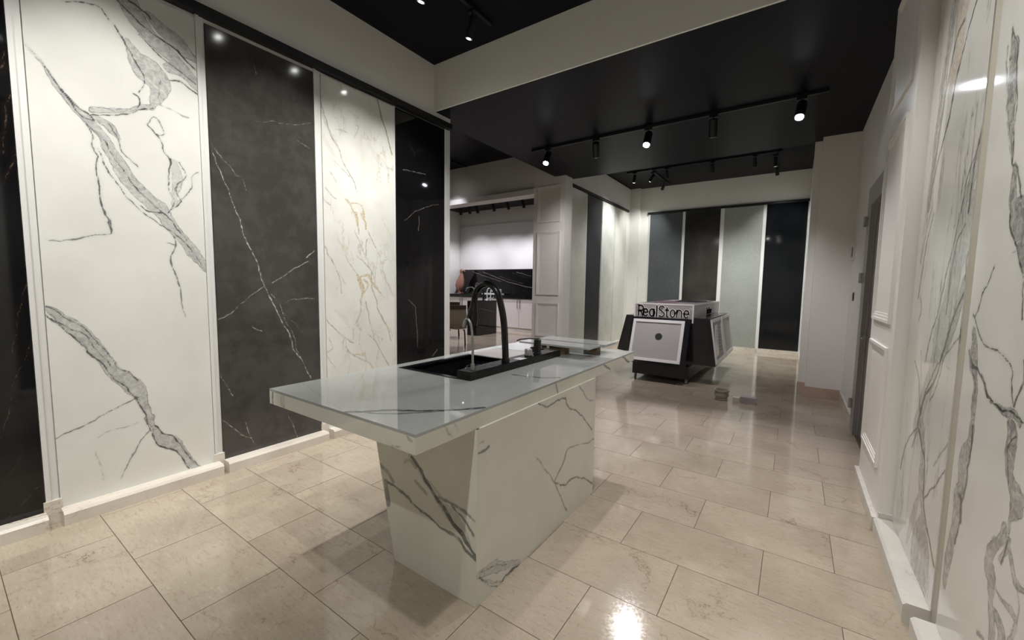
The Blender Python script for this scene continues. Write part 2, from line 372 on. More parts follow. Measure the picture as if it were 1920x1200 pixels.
# ------------------------------------------------------------------ veins: stored distances on a fine grid
VEIN={}
VEIN['p1']='B1:0.843,3.288,0.0404 0.851,3.198,0.0513 0.897,3.095,0.0466 0.999,2.998,0.0432 1.111,2.928,0.0325 1.205,2.826,0.0165|B1:0.952,3.156,0.0274 1.059,3.076,0.0446 1.144,3.013,0.0334 1.204,2.987,0.0106|B1:0.827,2.949,0.0165 0.874,2.866,0.0459 0.937,2.812,0.0826 0.988,2.74,0.0651 0.97,2.649,0.0325 0.933,2.585,0.0123|B1:1.051,2.885,0.0395 1.123,2.864,0.0286 1.199,2.778,0.0102|B1:0.926,2.582,0.0182 0.82,2.532,0.0132 0.72,2.486,0.0147 0.655,2.468,0.018|L1:0.57,3.044,0.002 0.67,3.091,0.0022 0.72,3.084,0.0027 0.752,3.029,0.0024|L1:0.801,3.171,0.003 0.873,3.123,0.003 0.922,3.076,0.0031 1.002,3.049,0.0032 1.085,3.012,0.0033 1.157,2.957,0.0033 1.199,2.927,0.0034|L1:0.781,3.013,0.0025 0.814,2.943,0.0026 0.861,2.86,0.0027 0.909,2.783,0.0025 0.906,2.725,0.002 0.877,2.656,0.0019|L1:0.846,2.639,0.004 0.875,2.627,0.0039 0.887,2.593,0.0029 0.872,2.555,0.0026|L1:0.653,2.44,0.0023 0.755,2.477,0.0023 0.871,2.54,0.0023 0.94,2.584,0.0023|L1:0.894,3.021,0.0028 0.997,2.938,0.0029 1.108,2.875,0.0031 1.19,2.82,0.0031|L1:1.047,2.798,0.0036 1.105,2.804,0.004 1.192,2.756,0.0042|L0.6:0.982,2.611,0.0019 1.053,2.601,0.0019 1.141,2.591,0.0019|L1:0.851,3.198,0.0038 0.927,3.167,0.0039 0.952,3.139,0.0038|L0.7:1.004,2.78,0.0016 0.986,2.697,0.0016 0.991,2.619,0.0017|B1:0.408,2.729,0.0041 0.445,2.676,0.0042 0.477,2.633,0.0082 0.509,2.567,0.0121 0.542,2.506,0.0129 0.592,2.442,0.0215 0.635,2.402,0.0247 0.699,2.313,0.0268 0.742,2.213,0.0383 0.799,2.104,0.0437 0.872,2.001,0.0432 0.938,1.934,0.0459 0.991,1.854,0.0407 1.06,1.753,0.0345 1.118,1.656,0.0422 1.193,1.546,0.029|L1:0.408,2.736,0.0023 0.446,2.69,0.0022 0.473,2.645,0.0022 0.51,2.581,0.0022 0.552,2.495,0.0022 0.602,2.422,0.0026 0.658,2.41,0.0022 0.637,2.442,0.0026 0.573,2.48,0.0025 0.534,2.547,0.0022|L1:0.602,2.422,0.0019 0.644,2.359,0.002 0.71,2.285,0.002 0.741,2.197,0.0019 0.8,2.112,0.002 0.86,2.015,0.0021 0.951,1.919,0.0023 1.02,1.848,0.0023 1.09,1.738,0.0023|L1:0.622,2.383,0.0031 0.642,2.32,0.003 0.644,2.258,0.003 0.664,2.193,0.0029 0.66,2.113,0.0028 0.668,2.035,0.0029 0.667,1.955,0.0029 0.678,1.892,0.0031 0.693,1.821,0.003 0.697,1.74,0.003|L1:0.672,2.242,0.0017 0.702,2.139,0.0018 0.758,2.037,0.002 0.805,1.963,0.002 0.854,1.895,0.0022 0.933,1.837,0.0023 1.017,1.785,0.0023 1.103,1.683,0.0023 1.189,1.521,0.0023|L1:0.85,1.937,0.0027 0.895,1.901,0.0029 0.964,1.903,0.0029|L0.8:0.697,1.737,0.0021 0.6,1.716,0.002 0.488,1.678,0.0019 0.441,1.681,0.002|B1:0.67,2.43,0.0135 0.716,2.405,0.023 0.761,2.339,0.0095|L0.8:0.716,2.413,0.0023 0.755,2.346,0.0022 0.776,2.271,0.0023 0.817,2.219,0.0025 0.857,2.182,0.0026|L0.8:0.914,2.469,0.0015 0.944,2.521,0.002 0.983,2.483,0.0021 0.991,2.434,0.0016 0.959,2.415,0.0022 0.92,2.454,0.0022|L1:0.914,2.461,0.0028 0.972,2.385,0.0027 0.983,2.328,0.0026 1.023,2.259,0.0028|B0.6:1.037,2.254,0.0158 1.056,2.169,0.0241 1.044,2.059,0.0203 1.032,1.967,0.0203|L1:1.024,2.268,0.0023 1.02,2.179,0.0023 1.014,2.054,0.0024 1.033,1.986,0.0023 0.993,1.908,0.0023|L1:1.067,2.261,0.002 1.094,2.178,0.0018 1.044,2.077,0.0017 1.07,1.992,0.0017 1.009,1.928,0.0018|L0.8:1.169,2.222,0.0018 1.132,2.177,0.0017 1.129,2.112,0.0018 1.087,2.031,0.0017 1.055,1.989,0.0018|L0.9:1.016,1.758,0.0027 1.021,1.704,0.0026 0.995,1.62,0.0026 1.012,1.493,0.0027 1.036,1.363,0.0028 1.062,1.193,0.0028|L0.8:0.977,1.712,0.0024 1.021,1.704,0.0024|B1:0.406,1.276,0.0108 0.454,1.23,0.027 0.505,1.173,0.0396 0.568,1.081,0.0391 0.632,0.965,0.0391 0.677,0.873,0.0409 0.737,0.801,0.0482 0.786,0.72,0.0407 0.815,0.614,0.0268 0.832,0.527,0.0135|B1:0.832,0.527,0.0297 0.843,0.459,0.0136 0.881,0.372,0.0291 0.938,0.317,0.0451 0.994,0.22,0.0267 1.053,0.11,0.0276 1.1,0.062,0.0263|L1:0.404,1.229,0.0026 0.461,1.163,0.0026 0.532,1.06,0.0026 0.585,0.971,0.0026 0.641,0.896,0.0027 0.675,0.83,0.0027 0.723,0.768,0.0028 0.771,0.678,0.0027 0.807,0.579,0.0027 0.822,0.465,0.0027 0.846,0.383,0.0027 0.879,0.326,0.003 0.964,0.231,0.003 1.006,0.127,0.0029 1.028,0.089,0.003|L1:0.407,1.283,0.0021 0.465,1.234,0.0021 0.538,1.174,0.0021 0.591,1.087,0.002 0.647,1.005,0.002 0.703,0.894,0.0021 0.753,0.86,0.0022 0.789,0.791,0.0021|L1:0.422,1.213,0.002 0.483,1.17,0.002 0.547,1.124,0.0019 0.599,1.02,0.0018 0.666,0.909,0.0019|L1:0.857,0.455,0.0029 0.904,0.388,0.0031 0.947,0.368,0.003 0.974,0.286,0.0029 1.024,0.19,0.003 1.085,0.099,0.0031|L0.8:0.408,0.505,0.0021 0.495,0.549,0.0021 0.578,0.585,0.0022 0.678,0.629,0.0023 0.786,0.671,0.0023|L0.5:0.572,0.47,0.0015 0.646,0.5,0.0016 0.723,0.496,0.0016 0.769,0.507,0.0017|L0.7:0.827,0.426,0.0028 0.769,0.361,0.0026 0.726,0.284,0.0025 0.682,0.2,0.0025 0.662,0.172,0.0026|L0.4:0.55,0.388,0.0011 0.574,0.284,0.0012 0.591,0.182,0.0012'
VEIN['p0']='L1:0.342,2.656,0.0021 0.323,2.581,0.002 0.312,2.532,0.002|L1:0.367,2.509,0.002 0.348,2.445,0.002 0.322,2.323,0.002 0.301,2.192,0.002 0.289,2.121,0.002|L1:0.345,2.171,0.0018 0.303,2.011,0.0017 0.277,1.913,0.0017|L0.8:0.344,1.412,0.0016 0.298,1.207,0.0016 0.237,0.947,0.0016|L0.8:0.34,1.117,0.0017 0.283,0.939,0.0016 0.237,0.677,0.0016 0.201,0.564,0.0017|L0.5:0.326,0.551,0.0016 0.272,0.453,0.0015 0.209,0.312,0.0015|L0.5:0.351,0.255,0.0022 0.309,0.246,0.0019 0.256,0.164,0.0018 0.206,0.111,0.0018'
VEIN['p2']='L0.6:1.238,2.515,0.0016 1.253,2.488,0.0015 1.278,2.433,0.0016 1.321,2.375,0.0017 1.377,2.321,0.0017 1.416,2.26,0.0017|L0.35:1.416,2.26,0.0013 1.458,2.246,0.0013 1.491,2.145,0.0012|L1:1.275,2.395,0.0023 1.297,2.337,0.0022 1.327,2.23,0.0023 1.369,2.122,0.0023 1.405,1.983,0.0023 1.427,1.919,0.0023 1.454,1.815,0.0023|L0.4:1.57,3.127,0.0014 1.584,3.061,0.0014|L0.35:1.575,2.705,0.0013 1.736,2.744,0.0014 1.836,2.755,0.0014 1.958,2.804,0.0014 2.021,2.83,0.0014|L0.3:1.892,2.649,0.0017 2.007,2.615,0.0017|L1:1.455,1.815,0.0025 1.506,1.69,0.0025 1.549,1.545,0.0026 1.567,1.464,0.0026 1.613,1.366,0.0026 1.661,1.258,0.0027 1.703,1.162,0.0027 1.76,1.047,0.0028 1.804,0.922,0.0028 1.858,0.817,0.0028 1.913,0.701,0.0029 1.952,0.584,0.0029|L0.6:1.642,1.35,0.0018 1.699,1.28,0.0018 1.733,1.176,0.0018 1.792,1.045,0.0019 1.836,0.91,0.0019 1.874,0.807,0.0019|L0.6:1.253,1.166,0.0018 1.32,1.197,0.0018 1.412,1.273,0.0018 1.508,1.352,0.0018 1.579,1.411,0.0019|L0.6:1.645,1.439,0.0019 1.728,1.498,0.002 1.823,1.564,0.002 1.905,1.608,0.002 1.956,1.643,0.0021|L0.8:1.94,1.674,0.0023 2.023,1.737,0.0024|L0.5:1.745,1.283,0.0017 1.847,1.303,0.0018 1.947,1.318,0.0018 2.015,1.31,0.0018|L0.8:1.496,1.099,0.0022 1.518,1.067,0.0023 1.556,1.052,0.0024|L0.7:1.251,0.769,0.0016 1.287,0.669,0.0016 1.324,0.571,0.0016|L0.8:1.255,0.399,0.0018 1.324,0.321,0.0019 1.387,0.242,0.0019 1.453,0.192,0.002|L0.6:1.415,0.334,0.0017 1.447,0.209,0.0017 1.482,0.128,0.0017|L0.5:1.753,0.3,0.0015 1.798,0.187,0.0015 1.825,0.103,0.0015|L0.3:1.734,1.192,0.0012 1.826,1.107,0.0013 1.88,1.021,0.0013'
VEIN['p3']='L0.8:2.103,3.061,0.003 2.136,2.965,0.0031 2.184,2.854,0.0031 2.215,2.776,0.0032 2.279,2.688,0.0033 2.311,2.594,0.0033 2.357,2.521,0.0033 2.405,2.458,0.0034 2.454,2.368,0.0034 2.468,2.333,0.0034|B0.6:2.102,3.021,0.0056 2.142,2.921,0.0113 2.19,2.821,0.0116 2.24,2.748,0.0148 2.285,2.66,0.0089|L0.9:2.69,3.334,0.0053 2.729,3.246,0.0053 2.767,3.104,0.0053 2.815,3.001,0.0054 2.855,2.893,0.0055 2.885,2.794,0.0055|L0.5:2.286,3.286,0.0024 2.351,3.211,0.0024|L0.7:2.21,2.575,0.0023 2.249,2.537,0.0023 2.302,2.508,0.0023 2.391,2.455,0.0024|L0.7:2.181,2.462,0.0023 2.219,2.417,0.0023 2.252,2.376,0.0023|L0.5:2.222,2.548,0.0028 2.241,2.493,0.0028|L0.7:2.139,2.311,0.0035 2.177,2.271,0.0035 2.222,2.232,0.0035 2.248,2.224,0.0033|L0.7:2.105,2.216,0.0027 2.148,2.177,0.0027 2.2,2.156,0.0027|L0.35:2.451,2.951,0.0025 2.487,2.956,0.0029 2.449,2.84,0.0026|L0.35:2.249,2.849,0.0022 2.31,2.87,0.0024 2.378,2.865,0.0027|B0.35:2.568,2.913,0.0083 2.642,2.769,0.0238 2.753,2.68,0.0305 2.852,2.61,0.0103|B0.35:2.113,2.798,0.0113 2.162,2.708,0.0201 2.224,2.62,0.0117|G0.9:2.323,2.244,0.0057 2.379,2.204,0.0081 2.436,2.214,0.0065 2.51,2.201,0.0076 2.539,2.128,0.0094 2.56,2.04,0.0095|G0.9:2.379,2.204,0.0045 2.42,2.136,0.0076 2.448,2.076,0.0092 2.477,2.029,0.0107|G1:2.449,2.127,0.0137 2.47,2.054,0.0121 2.475,1.939,0.006|G1:2.509,2.136,0.0109 2.553,2.065,0.0095 2.559,1.988,0.0062|L0.7:2.582,1.977,0.0032 2.62,1.902,0.0032 2.667,1.833,0.0032 2.698,1.762,0.0033|L0.6:2.573,1.898,0.003 2.556,1.83,0.0031 2.562,1.725,0.0026 2.503,1.819,0.0031 2.431,1.96,0.003|L0.7:2.101,1.832,0.0029 2.15,1.734,0.0029 2.207,1.615,0.003 2.259,1.506,0.003 2.283,1.355,0.0031|L0.4:2.253,1.555,0.0034 2.327,1.45,0.0035|L0.6:2.333,1.716,0.0031 2.41,1.6,0.0032 2.46,1.524,0.0032|G0.35:2.26,1.866,0.0042 2.341,1.736,0.0138 2.335,1.811,0.0057|L0.6:2.456,1.718,0.0029 2.515,1.67,0.0029 2.607,1.581,0.0031 2.653,1.488,0.0032|G0.9:2.452,1.523,0.0147 2.496,1.446,0.021 2.517,1.366,0.0153 2.501,1.287,0.0091 2.491,1.181,0.0061|G0.8:2.49,1.511,0.0079 2.574,1.527,0.0139 2.621,1.461,0.0182 2.7,1.379,0.0107 2.775,1.295,0.0047|G0.9:2.527,1.486,0.0044 2.573,1.433,0.0078 2.525,1.353,0.0059|L0.6:2.612,1.434,0.0047 2.658,1.297,0.0048 2.697,1.158,0.0048 2.796,0.984,0.0048 2.864,0.848,0.0049|G0.5:2.697,1.158,0.0062 2.779,1.028,0.0063 2.883,0.89,0.0064|L0.7:2.547,1.273,0.0031 2.575,1.096,0.0031 2.613,0.97,0.0031 2.651,0.856,0.0031 2.724,0.721,0.0031 2.817,0.579,0.0031|L0.6:2.486,1.301,0.003 2.483,1.168,0.003 2.428,1.065,0.003 2.487,0.981,0.0028|L0.7:2.103,1.123,0.003 2.16,1.058,0.003 2.24,0.988,0.0031 2.309,0.931,0.0031 2.388,0.873,0.0031|L0.6:2.309,0.931,0.002 2.388,0.912,0.0023 2.398,1.014,0.0024|L0.6:2.131,0.948,0.0025 2.169,0.868,0.0026 2.161,0.825,0.0027 2.108,0.8,0.0026|L0.5:2.114,0.768,0.0022 2.205,0.641,0.0022|L0.6:2.3,0.834,0.0032 2.392,0.751,0.0032 2.482,0.698,0.0033 2.544,0.662,0.0033|G0.6:2.407,0.749,0.004 2.521,0.734,0.008 2.544,0.676,0.0044|L0.6:2.536,0.677,0.0021 2.622,0.574,0.0021|L0.6:2.548,0.935,0.0027 2.643,0.871,0.0028|L0.35:2.744,2.118,0.002 2.878,1.943,0.0021|L0.35:2.77,1.574,0.005 2.888,1.322,0.0051|B0.3:2.204,1.205,0.0052 2.313,1.098,0.0267 2.354,1.031,0.0082'
VEIN['p4']='L0.8:3.034,2.68,0.0028 3.191,2.698,0.0029 3.356,2.699,0.0031|L0.7:3.044,2.141,0.0029 3.22,2.268,0.0029 3.389,2.35,0.0029 3.568,2.4,0.003|L0.6:3.269,2.214,0.0039 3.252,2.051,0.0039|L0.5:3.096,1.27,0.0042 3.197,1.199,0.0047 3.192,1.137,0.0051 3.225,0.929,0.0052 3.224,0.735,0.0053|L0.6:3.466,0.598,0.0044 3.548,0.659,0.0044'
VEIN['r1']='B0.8:2.866,2.869,0.0471 2.929,2.824,0.0528 2.943,2.7,0.0432 2.974,2.581,0.0446 2.996,2.471,0.0655 2.996,2.341,0.0591 3.033,2.221,0.0531 3.034,2.087,0.0449 3.054,1.909,0.0459|G0.7:2.771,2.799,0.1273 2.799,2.739,0.0933 2.787,2.625,0.0755 2.793,2.526,0.078 2.832,2.464,0.0538 2.832,2.407,0.0186|L0.9:2.581,2.679,0.0063 2.615,2.655,0.0069 2.668,2.582,0.0072 2.719,2.486,0.0074 2.772,2.423,0.0076 2.793,2.368,0.0078 2.829,2.277,0.0079 2.896,2.181,0.008 2.988,2.05,0.0086 3.036,1.906,0.0089 3.062,1.865,0.0086|L0.8:2.731,2.673,0.0057 2.838,2.626,0.0072 2.885,2.526,0.0078 2.928,2.444,0.008 2.958,2.32,0.008 2.98,2.206,0.0081 3.031,2.077,0.0083|L0.6:2.91,2.846,0.0066 2.943,2.741,0.0066 2.978,2.591,0.0067 3.01,2.424,0.0068 3.047,2.261,0.007|L0.4:2.408,2.571,0.0024 2.432,2.499,0.0024|B0.7:2.252,2.109,0.011 2.317,2.041,0.0267 2.373,1.984,0.0296 2.398,1.909,0.0391 2.447,1.835,0.0457 2.448,1.772,0.0362|L0.9:2.261,2.125,0.0042 2.312,2.085,0.0043 2.378,2.033,0.005 2.397,1.971,0.0053 2.406,1.904,0.0053 2.416,1.837,0.0053 2.415,1.767,0.0052|L0.8:2.299,2.189,0.0035 2.353,2.105,0.0037 2.387,2.002,0.0036 2.451,1.949,0.0037 2.483,1.885,0.0041 2.505,1.78,0.0041|L0.7:2.272,1.888,0.0032 2.308,1.83,0.0034 2.332,1.754,0.0035|L0.9:2.93,1.845,0.0065 2.993,1.745,0.007 3.034,1.62,0.0074 3.062,1.499,0.0076 3.086,1.412,0.0076|L0.7:3,1.855,0.0056 3.052,1.761,0.0059 3.103,1.605,0.0062|L0.6:3.051,1.423,0.0045 2.999,1.358,0.0054 3.022,1.3,0.0052|B0.55:2.426,1.768,0.0895 2.457,1.665,0.0868 2.501,1.521,0.0799 2.536,1.407,0.0793 2.599,1.285,0.0874 2.638,1.159,0.074 2.708,1.022,0.0606 2.815,0.866,0.0574 2.882,0.756,0.056|L0.9:2.529,1.784,0.005 2.564,1.638,0.005 2.641,1.485,0.0052 2.69,1.345,0.0051 2.76,1.247,0.0053 2.809,1.119,0.0058|L0.8:2.434,1.727,0.0035 2.522,1.657,0.0046 2.55,1.522,0.005 2.571,1.359,0.0051|L0.8:2.284,1.688,0.0039 2.345,1.64,0.0046 2.377,1.58,0.0055 2.363,1.503,0.0053|L1:2.279,1.548,0.0057 2.336,1.481,0.0057 2.417,1.402,0.0061 2.482,1.317,0.007 2.536,1.22,0.0078 2.579,1.111,0.0075 2.659,1.014,0.006 2.796,0.906,0.0074 2.855,0.782,0.0095|B0.9:2.361,1.496,0.0311 2.427,1.365,0.0395 2.491,1.271,0.0433 2.559,1.17,0.0286|L0.8:2.34,1.299,0.0026 2.43,1.232,0.0027 2.528,1.158,0.0038 2.588,1.02,0.0041 2.676,0.934,0.0034|L0.7:3.031,1.078,0.0043 2.922,1,0.0049 2.861,0.892,0.0053 2.805,0.795,0.0052|L0.5:2.929,1.158,0.0044 2.848,0.95,0.0044 2.831,0.77,0.0044|L0.9:2.61,1.122,0.0044 2.753,0.969,0.0054 2.831,0.816,0.0063|L0.35:2.838,1.106,0.0018 2.571,1.128,0.0016 2.394,1.125,0.0016|L0.9:2.848,0.765,0.0039 3,0.653,0.005 3.07,0.56,0.0078 3.103,0.455,0.0091|L0.7:2.841,0.749,0.007 2.913,0.642,0.0073|B0.85:2.789,0.8,0.0461 2.733,0.744,0.0365 2.688,0.653,0.0436 2.676,0.551,0.0565 2.627,0.467,0.0366 2.584,0.399,0.0467 2.592,0.292,0.1102 2.585,0.19,0.1579 2.51,0.123,0.047|B0.7:2.69,0.457,0.0204 2.776,0.307,0.0366 2.834,0.163,0.0203|L1:2.812,0.766,0.007 2.73,0.692,0.0063 2.648,0.65,0.007 2.639,0.566,0.0072 2.604,0.477,0.0071 2.521,0.396,0.0064 2.441,0.339,0.0061 2.384,0.282,0.0061|L0.9:2.376,0.716,0.0036 2.471,0.616,0.0037 2.568,0.522,0.004 2.6,0.483,0.0046|L0.5:2.329,0.86,0.0038 2.422,0.777,0.0041 2.523,0.682,0.0044|L0.3:2.41,0.218,0.0067 2.418,0.123,0.0067'
VEIN['r2']='B1:2.158,2.348,0.0068 2.132,2.29,0.0156 2.115,2.254,0.0353 2.11,2.185,0.0302 2.089,2.12,0.0381 2.085,2.051,0.0286 2.074,1.991,0.0231 2.048,1.927,0.012 2.031,1.878,0.0049|B1:2.018,1.863,0.0069 1.999,1.842,0.0222 1.999,1.793,0.0243 1.993,1.747,0.0295 1.955,1.697,0.0323 1.916,1.644,0.0404 1.865,1.581,0.0293 1.818,1.526,0.0248|L0.9:2.158,2.354,0.0018 2.12,2.296,0.0018 2.084,2.246,0.0024 2.087,2.197,0.0025 2.044,2.091,0.0026 2.049,2.005,0.0029 2.044,1.937,0.0027 2.029,1.872,0.0026|L0.7:2.174,2.293,0.0024 2.164,2.219,0.0023 2.133,2.125,0.0022 2.116,2.027,0.0022 2.077,1.935,0.0018 2.03,1.875,0.0015|L0.9:2.028,1.869,0.0019 1.98,1.849,0.003 1.951,1.778,0.0037 1.928,1.736,0.0035|B1:1.942,1.695,0.0547 1.912,1.627,0.0419 1.868,1.55,0.0296 1.829,1.486,0.019|L1:2.001,1.704,0.0038 1.99,1.664,0.0034 1.948,1.604,0.003 1.901,1.541,0.0029 1.863,1.487,0.0031 1.841,1.424,0.0033 1.826,1.372,0.0033|L0.6:1.959,1.572,0.0012 1.932,1.574,0.0012|L1:2.087,1.527,0.0036 2.095,1.503,0.0035 2.117,1.47,0.003 2.158,1.441,0.0034 2.177,1.39,0.0037 2.209,1.349,0.0035|L1:2.231,1.361,0.0037 2.173,1.319,0.0034 2.092,1.273,0.0026 2.011,1.261,0.002 1.95,1.248,0.002 1.908,1.24,0.0021 1.879,1.227,0.0032 1.852,1.172,0.0035 1.824,1.113,0.0034|B1:2.211,1.296,0.0237 2.187,1.246,0.0336 2.161,1.19,0.0235 2.135,1.123,0.017 2.134,1.071,0.0237 2.132,1.019,0.0241 2.119,0.964,0.0241|L1:2.235,1.233,0.0075 2.187,1.186,0.0059 2.13,1.176,0.0047 2.072,1.148,0.0055 2.004,1.106,0.0046 1.936,1.098,0.0037 1.892,1.085,0.0033 1.83,1.09,0.003 1.792,1.084,0.0031 1.746,1.081,0.0029|B1:1.994,1.096,0.0039 1.922,1.095,0.0083 1.865,1.081,0.0154 1.817,1.088,0.0147 1.767,1.075,0.014|L0.9:1.78,1.191,0.0045 1.8,1.156,0.0048 1.817,1.11,0.005|L0.9:1.797,1.256,0.0065 1.777,1.192,0.0064|L0.7:2.224,1.214,0.0033 2.192,1.172,0.0029 2.141,1.141,0.0032 2.136,1.077,0.0034|B0.9:2.129,0.968,0.0267 2.131,0.914,0.0234 2.169,0.855,0.035 2.18,0.796,0.0368 2.161,0.735,0.0456 2.182,0.677,0.0506 2.181,0.608,0.0446 2.202,0.512,0.0393 2.224,0.413,0.0351 2.234,0.304,0.0223|L0.9:2.121,0.97,0.0044 2.117,0.899,0.0043 2.13,0.821,0.0044 2.118,0.752,0.0043 2.139,0.669,0.0041 2.151,0.58,0.0042 2.167,0.502,0.0042|L0.9:2.186,0.69,0.0066 2.147,0.679,0.0095 2.138,0.601,0.0091|B1:1.831,1.052,0.0177 1.805,1.021,0.0349 1.807,0.961,0.0321 1.799,0.91,0.0214 1.76,0.877,0.0318 1.731,0.853,0.0445 1.762,0.795,0.0144 1.762,0.752,0.0107|B1:1.694,0.879,0.0193 1.739,0.838,0.017 1.766,0.81,0.0072|B0.9:1.808,0.757,0.0099 1.79,0.738,0.0236 1.823,0.693,0.0192 1.86,0.631,0.0287 1.863,0.589,0.0316 1.827,0.563,0.0327 1.829,0.498,0.0209 1.809,0.453,0.0251 1.787,0.399,0.022|B0.8:1.86,0.679,0.0052 1.747,0.738,0.0125 1.796,0.645,0.0109 1.774,0.658,0.0067|B0.9:1.76,0.742,0.0096 1.724,0.697,0.014 1.691,0.658,0.0123 1.647,0.659,0.0122 1.617,0.663,0.0099|B0.7:1.825,0.558,0.0104 1.756,0.546,0.005 1.676,0.562,0.012 1.659,0.538,0.0103 1.687,0.475,0.0092|B0.9:1.805,0.485,0.0116 1.747,0.469,0.0247 1.727,0.444,0.0342|L0.7:1.89,0.347,0.0064 1.84,0.359,0.0062|L0.8:1.779,1.035,0.0017 1.826,0.987,0.0026 1.813,0.915,0.003 1.798,0.883,0.003|L0.5:1.679,0.655,0.0034 1.654,0.604,0.0031 1.652,0.554,0.0029|L0.8:1.757,0.733,0.0046 1.782,0.642,0.0047'
VEIN['top']='L1:-1.544,1.005,0.0113 -1.479,1.064,0.0115 -1.422,1.131,0.0116 -1.325,1.195,0.0113 -1.233,1.265,0.0115 -1.172,1.336,0.0115 -1.125,1.408,0.0116|L0.8:-1.505,1.043,0.0065 -1.398,1.084,0.007 -1.299,1.172,0.0074 -1.22,1.285,0.0076|L0.8:-1.408,2.049,0.0104 -1.252,2.078,0.0107 -1.135,2.162,0.0108|B0.5:-1.552,0.998,0.011 -1.454,1.073,0.0258 -1.274,1.21,0.0111|L0.2:-2.16,1.154,0.0019 -1.783,1.052,0.0017 -1.552,0.998,0.0016|L0.25:-2.2,1.568,0.002 -1.897,1.285,0.0015 -1.585,1.045,0.0011|L0.2:-1.643,1.483,0.002 -1.526,1.309,0.0018'
VEIN['cf']='B0.6:-2.068,0.913,0.0162 -2.06,0.84,0.0216|L0.9:-2.17,0.89,0.0057 -2.167,0.807,0.0057|L0.4:-1.149,0.894,0.0044 -1.127,0.874,0.0043|L0.5:-1.272,0.824,0.0022 -1.194,0.835,0.0021'
VEIN['ce']='L0.6:1.137,0.91,0.0023 1.174,0.856,0.0024 1.198,0.821,0.0024|L0.7:2.063,0.903,0.0055 2.1,0.824,0.0056|L0.7:2.76,0.919,0.0074 2.924,0.824,0.0078|L0.9:3.113,0.921,0.0076 3.346,0.818,0.0081|L0.5:1.19,0.901,0.0024 1.222,0.859,0.0024'
VEIN['bl']='L1:-1.512,0.6,0.0098 -1.455,0.547,0.0078 -1.4,0.482,0.0077 -1.346,0.439,0.0091 -1.294,0.41,0.0111 -1.243,0.349,0.0128 -1.177,0.309,0.014 -1.121,0.267,0.0071 -1.097,0.22,0.0052|B0.7:-1.521,0.598,0.0157 -1.418,0.504,0.0151 -1.311,0.43,0.029 -1.226,0.368,0.0395 -1.145,0.296,0.0177|L0.9:-1.73,0.42,0.0051 -1.655,0.413,0.0053 -1.573,0.388,0.0074 -1.475,0.35,0.0053 -1.382,0.327,0.0052 -1.311,0.298,0.005 -1.209,0.284,0.0066 -1.144,0.245,0.0085 -1.094,0.227,0.0065|L0.6:-1.762,0.492,0.0098 -1.697,0.466,0.0101 -1.655,0.435,0.0106|L0.7:-1.719,0.416,0.0137 -1.709,0.36,0.0136 -1.699,0.29,0.0136|L0.7:-1.328,0.451,0.0057 -1.243,0.452,0.0059 -1.162,0.429,0.0063 -1.099,0.4,0.0063|L0.8:-1.243,0.44,0.0052 -1.177,0.398,0.0052 -1.114,0.339,0.0052|L0.35:-1.571,0.557,0.0066 -1.531,0.581,0.0074 -1.493,0.557,0.0093|L0.5:-1.493,0.482,0.0076 -1.418,0.436,0.0074|L0.4:-1.705,0.616,0.0046 -1.57,0.613,0.0045'
VEIN['br']='L0.8:1.349,0.717,0.0039 1.396,0.713,0.0046 1.425,0.728,0.0056|L0.5:1.349,0.759,0.0025 1.377,0.756,0.0026|B0.9:1.356,0.156,0.0187 1.445,0.129,0.0311 1.553,0.079,0.023 1.697,0.01,0.0054|B0.7:1.366,0.118,0.0042 1.446,0.062,0.0115 1.554,0.009,0.0077|L1:1.356,0.143,0.0026 1.385,0.106,0.0027 1.426,0.055,0.0026 1.532,-0.005,0.004 1.577,0.023,0.0048 1.698,-0.005,0.0041|L0.8:1.365,0.163,0.0025 1.487,0.118,0.0026 1.576,0.073,0.0025|L0.6:1.839,0.521,0.0033 1.959,0.401,0.0035 2.058,0.299,0.004 2.168,0.136,0.0046 2.226,0.04,0.0049|L0.6:2.058,0.307,0.0067 2.155,0.377,0.0072 2.204,0.444,0.0057 2.335,0.436,0.0039 2.522,0.404,0.0038 2.636,0.378,0.0039|L0.8:2.058,0.299,0.0037 2.198,0.225,0.0043 2.348,0.218,0.0042 2.614,0.071,0.0045|L0.8:1.855,0.819,0.0031 1.973,0.784,0.0034 2.066,0.793,0.0038 2.168,0.779,0.0039 2.206,0.712,0.0042 2.361,0.64,0.0043 2.583,0.47,0.005|L0.5:2.349,0.816,0.0044 2.478,0.719,0.0041 2.59,0.675,0.0037'
VEIN['sp']='L0.8:-9.546,1.94,0.0078 -9.056,1.787,0.0076 -8.63,1.676,0.0075 -8.263,1.587,0.0073|L1:-9.057,1.918,0.0084 -8.493,1.731,0.0082 -7.82,1.536,0.0079 -7.018,1.388,0.0076|L0.8:-7.654,1.908,0.0071 -7.067,1.766,0.0069|L0.7:-8.356,1.768,0.0055 -7.822,1.625,0.0054 -7.393,1.515,0.0053|L0.6:-10.473,1.711,0.008 -10.208,1.672,0.0079|L0.4:-7.826,1.873,0.0043 -7.004,1.68,0.0041'
VEIN['cb']='L0.9:9.113,0.776,0.0061 9.359,0.751,0.0063 9.825,0.662,0.0065|L0.6:9.023,0.29,0.0046 9.267,0.241,0.0047 9.468,0.204,0.0047'

def parse(key):
    out = []
    for s in VEIN.get(key, '').split('|'):
        if not s: continue
        h, p = s.split(':'); out.append((h[0], float(h[1:]), [tuple(float(q) for q in t.split(',')) for t in p.split()]))
    return out

